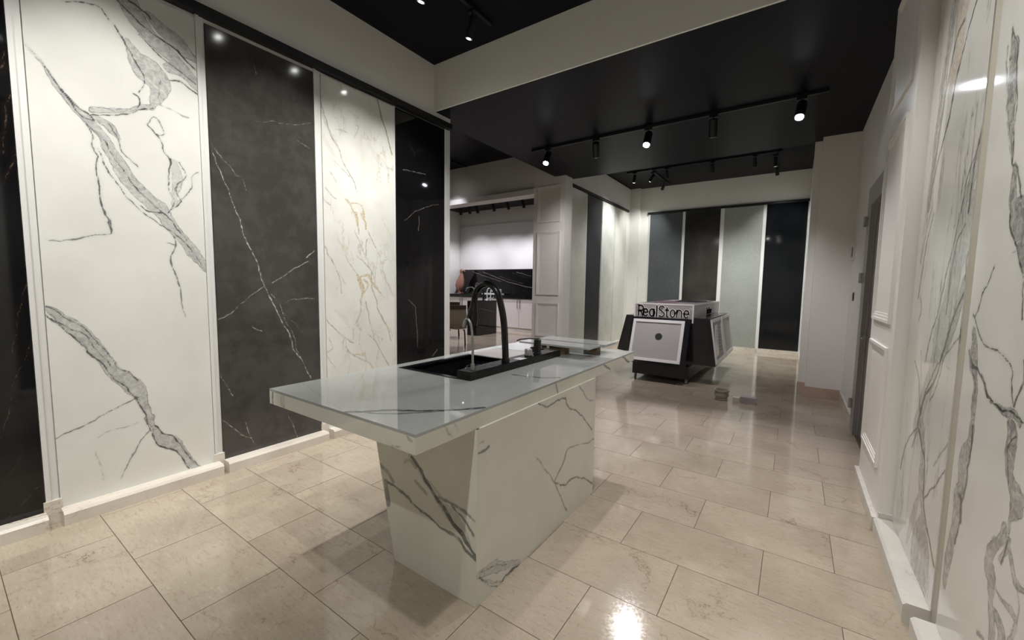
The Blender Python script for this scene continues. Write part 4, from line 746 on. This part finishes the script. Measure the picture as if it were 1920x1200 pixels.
# lettering as flat strokes
def arc(cx, cy, rx, ry, a0, a1, n=18):
    return [(cx + rx * math.cos(math.radians(a0 + (a1 - a0) * i / n)), cy + ry * math.sin(math.radians(a0 + (a1 - a0) * i / n))) for i in range(n + 1)]
def stroke(bm, pts, hw, f, d0, d1):
    """a ribbon with rounded ends along pts, front face at d1"""
    P = [Vector(p) for p in pts]; n = len(P); L, R_ = [], []
    for i in range(n):
        t = (P[min(n - 1, i + 1)] - P[max(0, i - 1)]).normalized(); m = Vector((-t.y, t.x))
        k = 1.0
        if 0 < i < n - 1:
            k = min(1.6, 1 / max(.5, m.dot(Vector((-(P[i] - P[i - 1]).y, (P[i] - P[i - 1]).x)).normalized())))
        L.append(P[i] + m * hw * k); R_.append(P[i] - m * hw * k)
    def cap(c, t):
        a0 = math.atan2(t.y, t.x); return [c + Vector((math.cos(a0 + PI / 2 - PI * j / 8), math.sin(a0 + PI / 2 - PI * j / 8))) * hw for j in range(1, 8)]
    c1 = cap(P[-1], P[-1] - P[-2]); c0 = cap(P[0], P[0] - P[1])
    V = lambda q, d: bm.verts.new(f(q.x, q.y, d))
    fL, fR = [V(q, d1) for q in L], [V(q, d1) for q in R_]; bL, bR = [V(q, d0) for q in L], [V(q, d0) for q in R_]
    for i in range(n - 1):
        bm.faces.new((fL[i], fL[i + 1], fR[i + 1], fR[i])); bm.faces.new((fL[i], bL[i], bL[i + 1], fL[i + 1])); bm.faces.new((fR[i + 1], bR[i + 1], bR[i], fR[i]))
    for fa, fb_, ba, bb, cc in ((fL[-1], fR[-1], bL[-1], bR[-1], c1), (fR[0], fL[0], bR[0], bL[0], c0)):
        t1 = [V(q, d1) for q in cc]; t0 = [V(q, d0) for q in cc]
        bm.faces.new([fa] + t1 + [fb_]); A = [fa] + t1 + [fb_]; Bq = [ba] + t0 + [bb]
        for j in range(len(A) - 1): bm.faces.new((A[j], A[j + 1], Bq[j + 1], Bq[j]))
    bmesh.ops.recalc_face_normals(bm, faces=bm.faces)
CH, XH = .165, .112
BW, TW = .0098, .0078
def glyphs():
    g = []
    g.append(('R', BW, [[(.0, 0), (0, CH)], [(0, CH)] + arc(.034, CH - .042, .036, .042, 90, -90) + [(0, CH - .084)], [(.030, CH - .084), (.066, 0)]], .056))
    g.append(('e', BW, [[(.0, XH * .52), (.064, XH * .52)] + arc(.032, XH * .5, .034, XH * .5, 8, 318, 26)], .135))
    g.append(('a', BW, [arc(.032, XH * .5, .034, XH * .5, 0, 360, 26), [(.066, XH), (.066, 0)]], .232))
    g.append(('l', BW, [[(0, 0), (0, CH)]], .340))
    g.append(('S', TW, [arc(.036, CH - .036, .036, .036, 20, 180, 14) + arc(.036, CH - .036, .036, .030, 180, 250, 6) + [(.045, CH * .48)] + arc(.036, .038, .040, .038, 55, -150, 18)], .378))
    g.append(('t', TW, [[(.022, CH * .86), (.022, .018)] + arc(.040, .018, .018, .018, 180, 280, 6), [(0, XH * .93), (.050, XH * .93)]], .470))
    g.append(('o', TW, [arc(.033, XH * .5, .033, XH * .5, 0, 360, 26)], .545))
    g.append(('n', TW, [[(0, 0), (0, XH)], [(0, XH * .6)] + arc(.034, XH * .60, .034, XH * .40, 180, 0, 16) + [(.068, 0)]], .640))
    g.append(('e', TW, [[(.0, XH * .52), (.066, XH * .52)] + arc(.033, XH * .5, .033, XH * .5, 8, 318, 26)], .745))
    g.append(('dot', .008, [[(0, XH + .018), (.001, XH + .018)]], .832))
    return g
def lettering(parent, f, s=1.0):
    out = B()
    for n_, hw, st_, x in glyphs():
        for p in st_: stroke(out, [((q[0] + x) * s, q[1] * s) for q in p], (hw + .009) * s, f, 0, .004)
    lo = obj('lettering_outline', out, M['white_frame'], parent)
    for n_, hw, st_, x in glyphs():
        b = B()
        for p in st_: stroke(b, [((q[0] + x) * s, q[1] * s) for q in p], hw * s, f, .0045, .009)
        obj('letter', b, M['ink'], parent)
    b = B(); stroke(b, [((.378 + .036) * s, (CH - .036) * s), ((.378 + .037) * s, (CH - .036) * s)], .012 * s, f, .0042, .0096)
    obj('letter_dot', b, M['teal'], parent)
lettering(hb, lambda u, v, d: (TBX0 + .014 + u, TBY0 - d, 1.005 + v))
lettering(hb, lambda u, v, d: (TBX1 + d, 7.62 + u, 1.02 + v), .62)

# slanted boards with framed samples.  quad() gives points on a slanted face
def slant(name_board, parent, f, L, H, frame, thick=.02):
    """f(u,v,d) maps board coordinates (along, down, outwards) to the room. L length, H slant height"""
    def bxs(bm, u0, u1, v0, v1, d0, d1):
        vs = [bm.verts.new(f(u, v, d)) for u in (u0, u1) for v in (v0, v1) for d in (d0, d1)]
        for fc in ((0, 1, 3, 2), (4, 6, 7, 5), (0, 4, 5, 1), (2, 3, 7, 6), (0, 2, 6, 4), (1, 5, 7, 3)): bm.faces.new([vs[i] for i in fc])
        bmesh.ops.recalc_face_normals(bm, faces=bm.faces)
        return bm
    bd = obj(name_board, bxs(B(), 0, L, 0, H, 0, thick), M['blackgloss'], parent)
    if frame:
        a, b_, c, d_ = frame; w = .045
        fr = B()
        bxs(fr, a, b_, c, c + w, thick, thick + .022); bxs(fr, a, b_, d_ - w, d_, thick, thick + .022)
        bxs(fr, a, a + w, c + w, d_ - w, thick, thick + .022); bxs(fr, b_ - w, b_, c + w, d_ - w, thick, thick + .022)
        obj('sample_frame', fr, M['white_frame'], bd)
        obj('sample_face', bxs(B(), a + w, b_ - w, c + w, d_ - w, thick, thick + .003), M['sample_grey'], bd)
    return bd, bxs
# front board: top edge y=6.56 z=.965, bottom edge y=6.30 z=.295
fx0, fx1 = -2.145, -1.262
hy, hz = 6.30 - 6.565, .285 - .975; HL = math.hypot(hy, hz); ty, tz = hy / HL, hz / HL
ff = lambda u, v, d: (fx0 + u - .0 * v, 6.565 + ty * v + tz * d, .975 + tz * v - ty * d)
fb, bxs = slant('slanted_board', tr, ff, fx1 - fx0, HL, (.035, .81, .035, .70))
c = B(); pc = Vector(ff(.455, .30, .023)); pd = Vector(ff(.455, .30, .031)); cyl(c, pc, pd, .052, seg=28); obj('black_disc', c, M['black'], fb, smooth=True)
# right units
def wedge_x(xa_top, xa_bot, z_top, z_bot, y0, y1, xin):
    return prism(B(), [(xin, z_top), (xa_top, z_top), (xa_bot, z_bot), (xin, z_bot)], 'y', y0, y1)
for i, (y0, y1) in enumerate(((6.60, 7.53), (7.60, 8.52))):
    o = obj('side_unit', wedge_x(-1.015, -.905, 1.005, .30, y0, y1, -1.268), M['blackgloss'], tr)
    hx, hz2 = -.905 + 1.015, .30 - 1.005; h = math.hypot(hx, hz2); sx, sz = hx / h, hz2 / h
    fr_ = lambda u, v, d, y0=y0: (-1.015 + sx * v - sz * d, y0 + u, 1.005 + sz * v + sx * d)
    bd, bq = slant('slanted_board', tr, fr_, y1 - y0, h, (.015, y1 - y0 - .015, .02, h - .03), .006)
    if i == 0:
        q = B()
        for j in range(9): bq(q, .50, .78, .13 + j * .05, .155 + j * .05, .0095, .022)
        obj('ribbed_insert', q, M['sample_grey'], bd)
        q = prism(B(), [(-.975, .90), (-.965, .90), (-.915, .42), (-.925, .42)], 'y', 6.80, 7.02); obj('inset_strip', q, M['white_frame'], bd)
# left units (mirror)
for y0, y1 in ((6.60, 7.53), (7.60, 8.52)):
    obj('side_unit', prism(B(), [(-2.10, 1.005), (-2.265, 1.005), (-2.40, .42), (-2.10, .38)], 'y', y0, y1), M['blackgloss'], tr)
# brochures on the box
def leaf(label, mat, x0, x1, y0, y1, z, rot, lift=.012):
    r = empty('brochure', ((x0 + x1) / 2, (y0 + y1) / 2, z), label, 'brochure', 'brochures on the trolley')
    for s in (-1, 1):
        hw = (x1 - x0) / 2; xm = (x0 + x1) / 2
        pts = [(xm, z + .001), (xm + s * hw * .4, z + lift), (xm + s * hw, z + .004), (xm + s * hw, z + .001)]
        b = prism(B(), pts, 'y', y0, y1); obj('page', b, mat, r)
    r.rotation_euler.z = rot
    return r
leaf('open pinkish brochure on the near end of the trolley top', M['magenta'], -2.0, -1.62, 7.0, 7.55, 1.2092, .25)
leaf('open dark brochure beside the pinkish one on the trolley top', M['darkpaper'], -1.72, -1.30, 7.75, 8.4, 1.2092, -.3, .03)

# loose objects on the floor
pt = empty('stone_pot', (-.715, 5.90, 0), 'small round grey stone pot on the floor in front of the trolley', 'pot')
b = lathe(B(), (-.715, 5.90, .0005), [(.001, 0), (.070, 0), (.074, .014), (.066, .028), (.080, .048), (.086, .072), (.078, .10), (.070, .112), (.001, .112)]); obj('pot_body', b, M['pot'], pt, smooth=True)
b = lathe(B(), (-.715, 5.90, .113), [(.070, 0), (.088, .004), (.089, .022), (.072, .026), (.066, .006), (.066, 0), (.070, 0)]); obj('pot_rim', b, M['pot'], pt, smooth=True)
b = bx(B(), -.50, -.325, 5.885, 5.985, .0005, .08, .003); tag(obj('stone_offcut', b, M['stonebox']), 'grey brick-shaped stone offcut on the floor beside the pot', 'stone')
b = bx(B(), -.585, -.51, 5.90, 5.97, .0005, .055, .003); tag(obj('stone_offcut', b, M['ledge_r']), 'smaller pale stone offcut between the pot and the grey offcut', 'stone')

# wall fittings
ic = empty('door_intercom', (.57, 6.62, 1.88), 'small intercom with a dark screen on the wall past the grey door', 'intercom')
b = bx(B(), .553, .575, 6.54, 6.70, 1.82, 2.03, .004); obj('intercom_body', b, M['white_frame'], ic)
b = bx(B(), .548, .5535, 6.565, 6.675, 1.87, 1.99); obj('screen', b, M['lcd'], ic)
sw = empty('light_switch', (.57, 6.32, 1.36), 'small dark switch plate below the intercom', 'switch')
b = bx(B(), .563, .575, 6.27, 6.37, 1.33, 1.43, .003); obj('switch_plate', b, M['lcd'], sw)
b = bx(B(), .559, .5635, 6.29, 6.35, 1.35, 1.41, .001); obj('rocker', b, M['nickel'], sw)

# ------------------------------------------------------------------ kitchen and dining zone
KY = 10.72
cabs = []
xe = [-10.14, -9.54, -8.94, -8.34, -7.74, -7.14, -6.54, -5.94]
locs = ['against the left wall', 'second from the left wall', 'behind the black pedestal end', 'behind the middle of the black pedestal', 'right behind the tall black tap', 'with paired handles left of the column', 'mostly hidden behind the white column']
for i in range(7):
    a, c_ = xe[i] + .001, xe[i + 1] - .001
    cb = empty('base_cabinet', ((a + c_) / 2, KY + .3, 0), 'cream kitchen base cabinet ' + locs[i], 'cabinet', 'kitchen base cabinets')
    obj('carcass', bx(B(), a, c_, KY + .022, KY + .58, .10, 1.05), M['cab'], cb)
    obj('toe_kick', bx(B(), a, c_, KY + .03, KY + .06, 0, .10), M['ledge_r'], cb)
    hinge_l = i % 2 == 0
    d = obj('door', bx(B(), a + .003, c_ - .003, KY, KY + .02, .12, 1.04, .002), M['cab'], cb)
    hx = (c_ - .05) if hinge_l else (a + .05)
    h = tube(B(), [(hx, KY - .0, 1.0), (hx, KY - .03, 1.0), (hx, KY - .03, .74), (hx, KY - .0, .74)], .007, 8, smooth=False); obj('handle', h, M['gunmetal'], d)
tag(obj('kitchen_worktop', bx(B(), -10.14, -5.94, KY - .03, 11.31, 1.05, 1.145, .003), M['blackstone']), 'black marble worktop on the cream kitchen cabinets', 'worktop')
panel('splashback', 'black marble splashback with thin pale veins behind the kitchen worktop', 'y', -10.14, -5.94, 1.1455, 2.0, 11.30, 11.325, 'sp', M['blackstone'], res=.012, cat='splashback')
tag(obj('wall_cladding', bx(B(), -10.14, -5.94, 11.29, 11.328, 2.002, 3.54, .002), M['strip']), 'large plain white slab above the black splashback', 'wall slab')
# black pedestal with display taps
pd_ = empty('black_pedestal', (-7.62, 9.48, 0), 'glossy black marble pedestal carrying display taps', 'pedestal')
vslab('pedestal_face', 'x', 9.0, 9.96, 0, 1.0, -7.45, -7.47, 'cb', M['blackstone'], pd_, res=.012)
obj('pedestal_core', bx(B(), -7.79, -7.471, 9.0, 9.96, 0, .999), M['blackstone'], pd_)
def dtap(lab, x, y, h, r, reach, mt, rad=.012, dx=-.3, dy=-1.0):
    L = math.hypot(dx, dy); dx, dy = dx / L * reach, dy / L * reach
    t = empty('display_tap', (x, y, 1.0), lab, 'tap', 'display taps on the black pedestal')
    obj('tap_base', lathe(B(), (x, y, 1.0005), [(.001, 0), (.035, 0), (.035, .015), (.018, .025), (.001, .025)], 16), M[mt], t, smooth=True)
    obj('tap_spout', tube(B(), [(x, y, 1.02), (x, y, 1 + h * .7), (x + dx * .15, y + dy * .15, 1 + h * .92), (x + dx * .5, y + dy * .5, 1 + h), (x + dx * .9, y + dy * .9, 1 + h * .9), (x + dx, y + dy, 1 + h * .72)], rad, 10), M[mt], t, smooth=True)
    obj('tap_lever', tube(B(), [(x, y, 1.05), (x + .06, y + .02, 1.07), (x + .1, y + .02, 1.11)], rad * .6, 8), M[mt], t, smooth=True)
dtap('chrome display tap with a wide low arch at the near end of the pedestal', -7.62, 9.12, .40, .01, .30, 'chrome', .016)
dtap('tall thin chrome display tap behind the wide arched one', -7.70, 9.25, .52, .01, .12, 'chrome', .012, 1, .2)
dtap('stout black display tap in the middle of the pedestal', -7.60, 9.50, .34, .01, .12, 'black', .028)
dtap('white metal display tap second from the far end', -7.60, 9.68, .37, .01, .16, 'strip', .016, 1, .3)
dtap('white metal display tap at the far end of the pedestal', -7.62, 9.88, .36, .01, .18, 'strip', .016, 1, .3)
tag(obj('white_tray', bx(bx(B(), -8.75, -8.0, 10.85, 11.1, 1.1455, 1.19, .004), -8.10, -8.02, 10.92, 10.98, 1.19, 1.33), M['strip']), 'low white tray with an upright on the black kitchen worktop', 'tray')

# carved bird statue
stt = empty('bird_statue', (-9.82, 10.93, 1.145), 'tall carved pinkish wooden bird statue on the kitchen worktop', 'statue')
def ell(c, rx, ry, n=16): return [(c[0] + rx * math.cos(2 * PI * j / n), c[1] + ry * math.sin(2 * PI * j / n), c[2]) for j in range(n)]
sx_, sy_, sz_ = -9.80, 10.93, 1.146
b = loft(B(), [ell((sx_ - .02, sy_, sz_ + .08), .05, .05), ell((sx_ - .03, sy_, sz_ + .14), .13, .10), ell((sx_ - .01, sy_, sz_ + .30), .17, .13), ell((sx_ + .02, sy_, sz_ + .48), .14, .11),
               ell((sx_ + .05, sy_, sz_ + .62), .085, .075), ell((sx_ + .065, sy_, sz_ + .70), .055, .05), ell((sx_ + .075, sy_, sz_ + .735), .05, .045)])
obj('body', b, M['statue'], stt, smooth=True)
b = loft(B(), [ell((sx_ + .075, sy_, sz_ + .735), .05, .045), ell((sx_ + .09, sy_, sz_ + .78), .075, .06), ell((sx_ + .10, sy_, sz_ + .83), .07, .058), ell((sx_ + .10, sy_, sz_ + .87), .03, .03)])
tube(b, [(sx_ + .14, sy_, sz_ + .82), (sx_ + .20, sy_, sz_ + .80), (sx_ + .23, sy_, sz_ + .76)], [.03, .022, .006], 8)
obj('head', b, M['statue'], stt, smooth=True)
for s in (-1, 1):
    b = loft(B(), [ell((sx_ - .02 , sy_ + s * .09, sz_ + .12), .04, .012), ell((sx_ - .03, sy_ + s * .115, sz_ + .28), .10, .022), ell((sx_ + .0, sy_ + s * .105, sz_ + .45), .09, .02), ell((sx_ + .04, sy_ + s * .07, sz_ + .58), .03, .012)])
    obj('wing', b, M['statue'], stt, smooth=True)
    b = tube(B(), [(sx_ + .0, sy_ + s * .05, sz_ + .12), (sx_ + .03, sy_ + s * .055, sz_ + .04), (sx_ + .10, sy_ + s * .06, sz_ + .016)], [.03, .02, .016], 8)
    obj('foot', b, M['statue'], stt, smooth=True)
b = tube(B(), [(sx_ - .1, sy_, sz_ + .2), (sx_ - .16, sy_, sz_ + .08), (sx_ - .22, sy_, sz_ + .025)], [.06, .045, .02], 10); obj('tail', b, M['statue'], stt, smooth=True)

# dining chairs: shell on bent metal legs
def chair(cx, cy, ang, label, shell, cush):
    c = empty('dining_chair', (cx, cy, 0), label, 'chair', 'dining chairs in the dining zone')
    WORG[c.name] = Vector((cx, cy, 0))
    def W(x, y, z): return (cx + x, cy + y, z)     # local: back of chair towards +x
    # shell: lofted profile from seat front to back top
    prof = [(-.24, .46, .22), (-.05, .43, .235), (.12, .44, .235), (.20, .50, .235), (.235, .62, .235), (.265, .78, .23), (.285, .90, .215)]
    bm = B(); rings = []
    for x, z, hw in prof:
        t = .018; rings.append([W(x - (t if z > .5 else 0), -hw, z + (0 if z > .5 else t) + .03), W(x - (t if z > .5 else 0), 0, z + (0 if z > .5 else t)), W(x - (t if z > .5 else 0), hw, z + (0 if z > .5 else t) + .03),
                                W(x + (t if z > .5 else 0), hw, z - (0 if z > .5 else t) + .03), W(x + (t if z > .5 else 0), 0, z - (0 if z > .5 else t)), W(x + (t if z > .5 else 0), -hw, z - (0 if z > .5 else t) + .03)])
    loft(bm, rings); obj('shell', bm, shell, c, smooth=True)
    bm = B(); bx(bm, cx + .235, cx + .325, cy - .225, cy + .225, .905, .995, .015); obj('back_cushion', bm, cush, c)
    bm = B(); bx(bm, cx - .22, cx + .19, cy - .20, cy + .20, .475, .51, .012); obj('seat_pad', bm, cush, c)
    for sx, sy in ((-1, -1), (-1, 1), (1, -1), (1, 1)):
        bm = tube(B(), [W(sx * .02, sy * .15, .40), W(sx * .14, sy * .17, .395), W(sx * .19, sy * .185, .34), W(sx * .23, sy * .20, .005)], .011, 10)
        obj('leg', bm, M['gunmetal'], c, smooth=True)
    c.rotation_euler.z = ang
    return c
chair(-6.45, 7.08, math.radians(-50), 'beige dining chair with a dark brown top cushion in the kitchen doorway', M['shell'], M['cushion'])
chair(-7.75, 8.3, math.radians(-50), 'dark brown dining chair with chrome frame behind the beige one', M['cushion'], M['cushion'])

# ------------------------------------------------------------------ track lights
def track(label, p0, p1, z, w=.032):
    (x0, y0), (x1, y1) = p0, p1
    bm = B(); d = Vector((x1 - x0, y1 - y0, 0)).normalized(); n = Vector((-d.y, d.x, 0)) * w / 2
    for o_ in (0,):
        pts = [Vector((x0, y0, 0)) + n, Vector((x1, y1, 0)) + n, Vector((x1, y1, 0)) - n, Vector((x0, y0, 0)) - n]
        prism(bm, [(p.x, p.y) for p in pts], 'z', z - .028, z)
    return tag(obj('light_track', bm, M['black']), label, 'track')
NL = [0]
def spot(label, x, y, zc, d, power, col=(1, .95, .86), size=62, lit='lens', group=None, blend=.55, length=.17, drop=.13, rad=.034, soft=.03):
    """zc: ceiling height; the can hangs from the track, its mouth along d"""
    d = Vector(d).normalized()
    r = empty('track_spotlight', (x, y, zc - .028), label, 'spotlight', group)
    bm = B(); bx(bm, x - .045, x + .045, y - .018, y + .018, zc - .055, zc - .0285, .003); obj('adapter', bm, M['black'], r)
    piv = Vector((x, y, zc - drop))
    bm = B(); cyl(bm, (x, y, zc - .055), piv, .008, seg=10); obj('stem', bm, M['black'], r, smooth=True)
    a = piv - d * length * .3; e = piv + d * length * .7
    bm = loft(B(), [[p + (u * math.cos(2 * PI * j / 20) + v * math.sin(2 * PI * j / 20)) * q for j in range(20)] for (dd, u, v) in (basis(d),) for p, q in ((a, rad * .92), (a + d * .008, rad), (e, rad), (e, rad * .86), (e - d * .012, rad * .80))])
    obj('can', bm, M['black'], r, smooth=True)
    bm = B(); cyl(bm, e - d * .011, e - d * .009, rad * .78, seg=20); obj('lens', bm, M[lit], r)
    bm = loft(B(), [[p + (u * math.cos(2 * PI * j / 20) + v * math.sin(2 * PI * j / 20)) * q for j in range(20)] for (dd, u, v) in (basis(d),) for p, q in ((e + d * .0005, rad), (e + d * .003, rad), (e + d * .003, rad * .88), (e + d * .0005, rad * .88))], caps=False)
    obj('rim', bm, M['chrome'], r, smooth=True)
    if power:
        L = bpy.data.lights.new('lamp', 'SPOT'); L.energy = power; L.color = col; L.spot_size = math.radians(size); L.spot_blend = blend; L.shadow_soft_size = soft
        o = bpy.data.objects.new('lamp', L); COL.objects.link(o)
        o.parent = r; o.location = (e + d * .02) - WORG[r.name]; o.rotation_euler = (-d).to_track_quat('Z', 'Y').to_euler()
    return r

WARM, COOL, NEUT, KIT = (1, .98, .925), (1.0, .95, .965), (.98, .99, .95), (.95, .92, 1.0)
P_LEFT, P_RIGHT, P_SLAB, P_SLAB2, P_REAR, P_KIT, P_DIN = 56, 44, 60, 36, 44, 32, 26
# front zone, left track (aims at the left wall)
track('long black ceiling track in front of the left wall slabs', (-2.54, -2.6), (-2.54, 3.26), ZH)
G1 = 'spotlights facing the left wall'
for y, lab, pw in ((-2.2, 'black track spotlight far behind the viewer facing the left wall', 1), (-1.2, 'black track spotlight behind the viewer facing the left wall', 1), (-.3, 'black track spotlight level with the viewer facing the left wall', 1),
                   (.75, 'black track spotlight between the viewer and the mirrored ones, facing the left wall', 1), (1.70, 'black track spotlight mirrored in the upper left of the charcoal slab', .8), (2.40, 'black track spotlight cut by the top edge of the picture, left of its neighbour', .7), (2.98, 'hanging black track spotlight at the top edge beside the track end', .75)):
    spot(lab, -2.54, y, ZH, (-.35, .03, -.93), P_LEFT * pw, WARM, 84, group=G1, drop=.15, blend=1.0)
# front zone, right track (out of view, aims at the right wall)
track('black ceiling track above the right side of the front zone', (-.75, -2.6), (-.75, 3.1), ZH)
G2 = 'spotlights facing the right wall'
for y, lab in ((-1.6, 'black track spotlight at the rear end of the right-hand track'), (-.2, 'black track spotlight over the viewer on the right-hand track'), (1.2, 'black track spotlight ahead of the viewer on the right-hand track'), (2.5, 'black track spotlight nearest the beam on the right-hand track')):
    spot(lab, -.75, y, ZH, (.42, .05, -.9), P_RIGHT, WARM, 76, group=G2, blend=.8)
for y, lab in ((-1.0, 'added unseen fill spotlight behind the viewer turned towards the island end'), (.5, 'added unseen fill spotlight above the viewer turned towards the island end')):
    spot(lab, -.75, y, ZH, (-.22, .42 - .2 * y, -.87), P_RIGHT * .8, WARM, 84, group='added fill spotlights facing the island', blend=1.0)  # unseen pair added as fill for the island end and shaded floor
# lowered slab
track('black ceiling track crossing under the lowered slab', (-3.30, 5.24), (.16, 5.24), ZS)
G3 = 'spotlights under the lowered slab'
for x, dr, pw, lit, lab in ((-3.03, (.03, -.50, -.87), P_SLAB, 'lenscool', 'lit spotlight at the left end of the lowered slab track'), (-2.30, (-.22, .62, -.75), P_SLAB2, 'lens', 'dark-bodied spotlight between the two left lit ones, turned away'),
                            (-1.61, (.02, -.50, -.87), P_SLAB, 'lenscool', 'lit spotlight in the middle of the lowered slab track'), (-.88, (-.05, .42, -.9), P_SLAB2, 'lens', 'dark-bodied spotlight right of the middle lit one, turned away'),
                            (-.06, (-.08, -.50, -.87), P_SLAB, 'lenscool', 'lit spotlight at the right end of the lowered slab track')):
    spot(lab, x, 5.24, ZS, dr, pw, COOL, 72 if lit == 'lenscool' else 100, lit=lit, group=G3, length=.19, rad=.046, blend=.7)
# rear room
track('black ceiling track across the rear room', (-3.3, 9.3), (-.35, 9.3), ZK)
track('short black track running back from the left end of the rear room track', (-2.76, 9.25), (-2.74, 10.75), ZK)
track('short black track running back from the right end of the rear room track', (-.46, 9.25), (-.46, 10.4), ZK)
G4 = 'spotlights in the rear room'
for x, y, dr, pw, lab in ((-3.12, 9.3, (-.12, .0, -.99), P_REAR * .35, 'rear room spotlight turned to the pale slabs on the left'), (-2.76, 9.45, (-.48, -.12, -.87), P_REAR, 'rear room spotlight at the junction of two tracks'), (-2.42, 9.3, (.05, .30, -.95), P_REAR, 'rear room spotlight just right of the track junction'),
                          (-2.75, 10.35, (-.45, .2, -.87), P_REAR * .6, 'rear room spotlight at the far end of the left short track'), (-1.53, 9.3, (.05, .30, -.95), P_REAR, 'rear room spotlight in the middle of the long track'), (-.79, 9.3, (.05, .30, -.95), P_REAR, 'rear room spotlight right of the middle one'),
                          (-.46, 9.45, (.05, .12, -.99), P_REAR, 'rear room spotlight at the right junction'), (-.46, 10.2, (.1, .3, -.9), P_REAR * .5, 'rear room spotlight at the end of the right short track')):
    spot(lab, x, y, ZK, dr, pw, NEUT, 92, group=G4, blend=.8)
# kitchen
track('black ceiling track above the kitchen worktop', (-9.2, 10.05), (-5.95, 10.05), ZK)
G5 = 'kitchen spotlights'
for x, dr, lab in ((-9.0, (-.25, .3, -.9), 'kitchen spotlight nearest the left wall'), (-8.62, (-.3, .4, -.85), 'tilted kitchen spotlight beside its upright neighbour'), (-8.35, (.02, .42, -.9), 'upright kitchen spotlight above the bird statue side'),
                   (-7.70, (.0, .42, -.9), 'kitchen spotlight in the middle of the track'), (-7.18, (.1, .42, -.9), 'kitchen spotlight right of the middle'), (-6.62, (.0, .42, -.9), 'kitchen spotlight nearest the white column')):
    spot(lab, x, 10.05, ZK, dr, P_KIT, KIT, 84, group=G5, length=.26, drop=.17, rad=.045, blend=.9)
track('second black ceiling track in the kitchen nearer the lintel', (-9.2, 8.6), (-5.95, 8.6), ZK)
for x, lab in ((-8.6, 'front row kitchen spotlight on the left'), (-7.6, 'front row kitchen spotlight in the middle'), (-6.7, 'front row kitchen spotlight on the right')):
    spot(lab, x, 8.6, ZK, (0, .1, -1), P_KIT * 1.7, KIT, 96, group='front row kitchen spotlights', length=.26, drop=.17, rad=.045, blend=.8)
# dining zone
track('black ceiling track over the dining zone ending at the lintel', (-5.86, 2.5), (-5.86, 6.7), ZH)
for y, dr, pw, lab in ((3.2, (0, .1, -1), P_DIN, 'dining zone spotlight furthest from the lintel'), (4.8, (.1, .2, -1), P_DIN, 'dining zone spotlight in the middle of its track'), (6.12, (-.30, .40, -.86), P_DIN * .35, 'dining zone spotlight lighting the wall above the kitchen opening')):
    spot(lab, -5.86, y, ZH, dr, pw, KIT, 80, group='dining zone spotlights', length=.22, drop=.18, rad=.042, blend=.8)

no_veins()
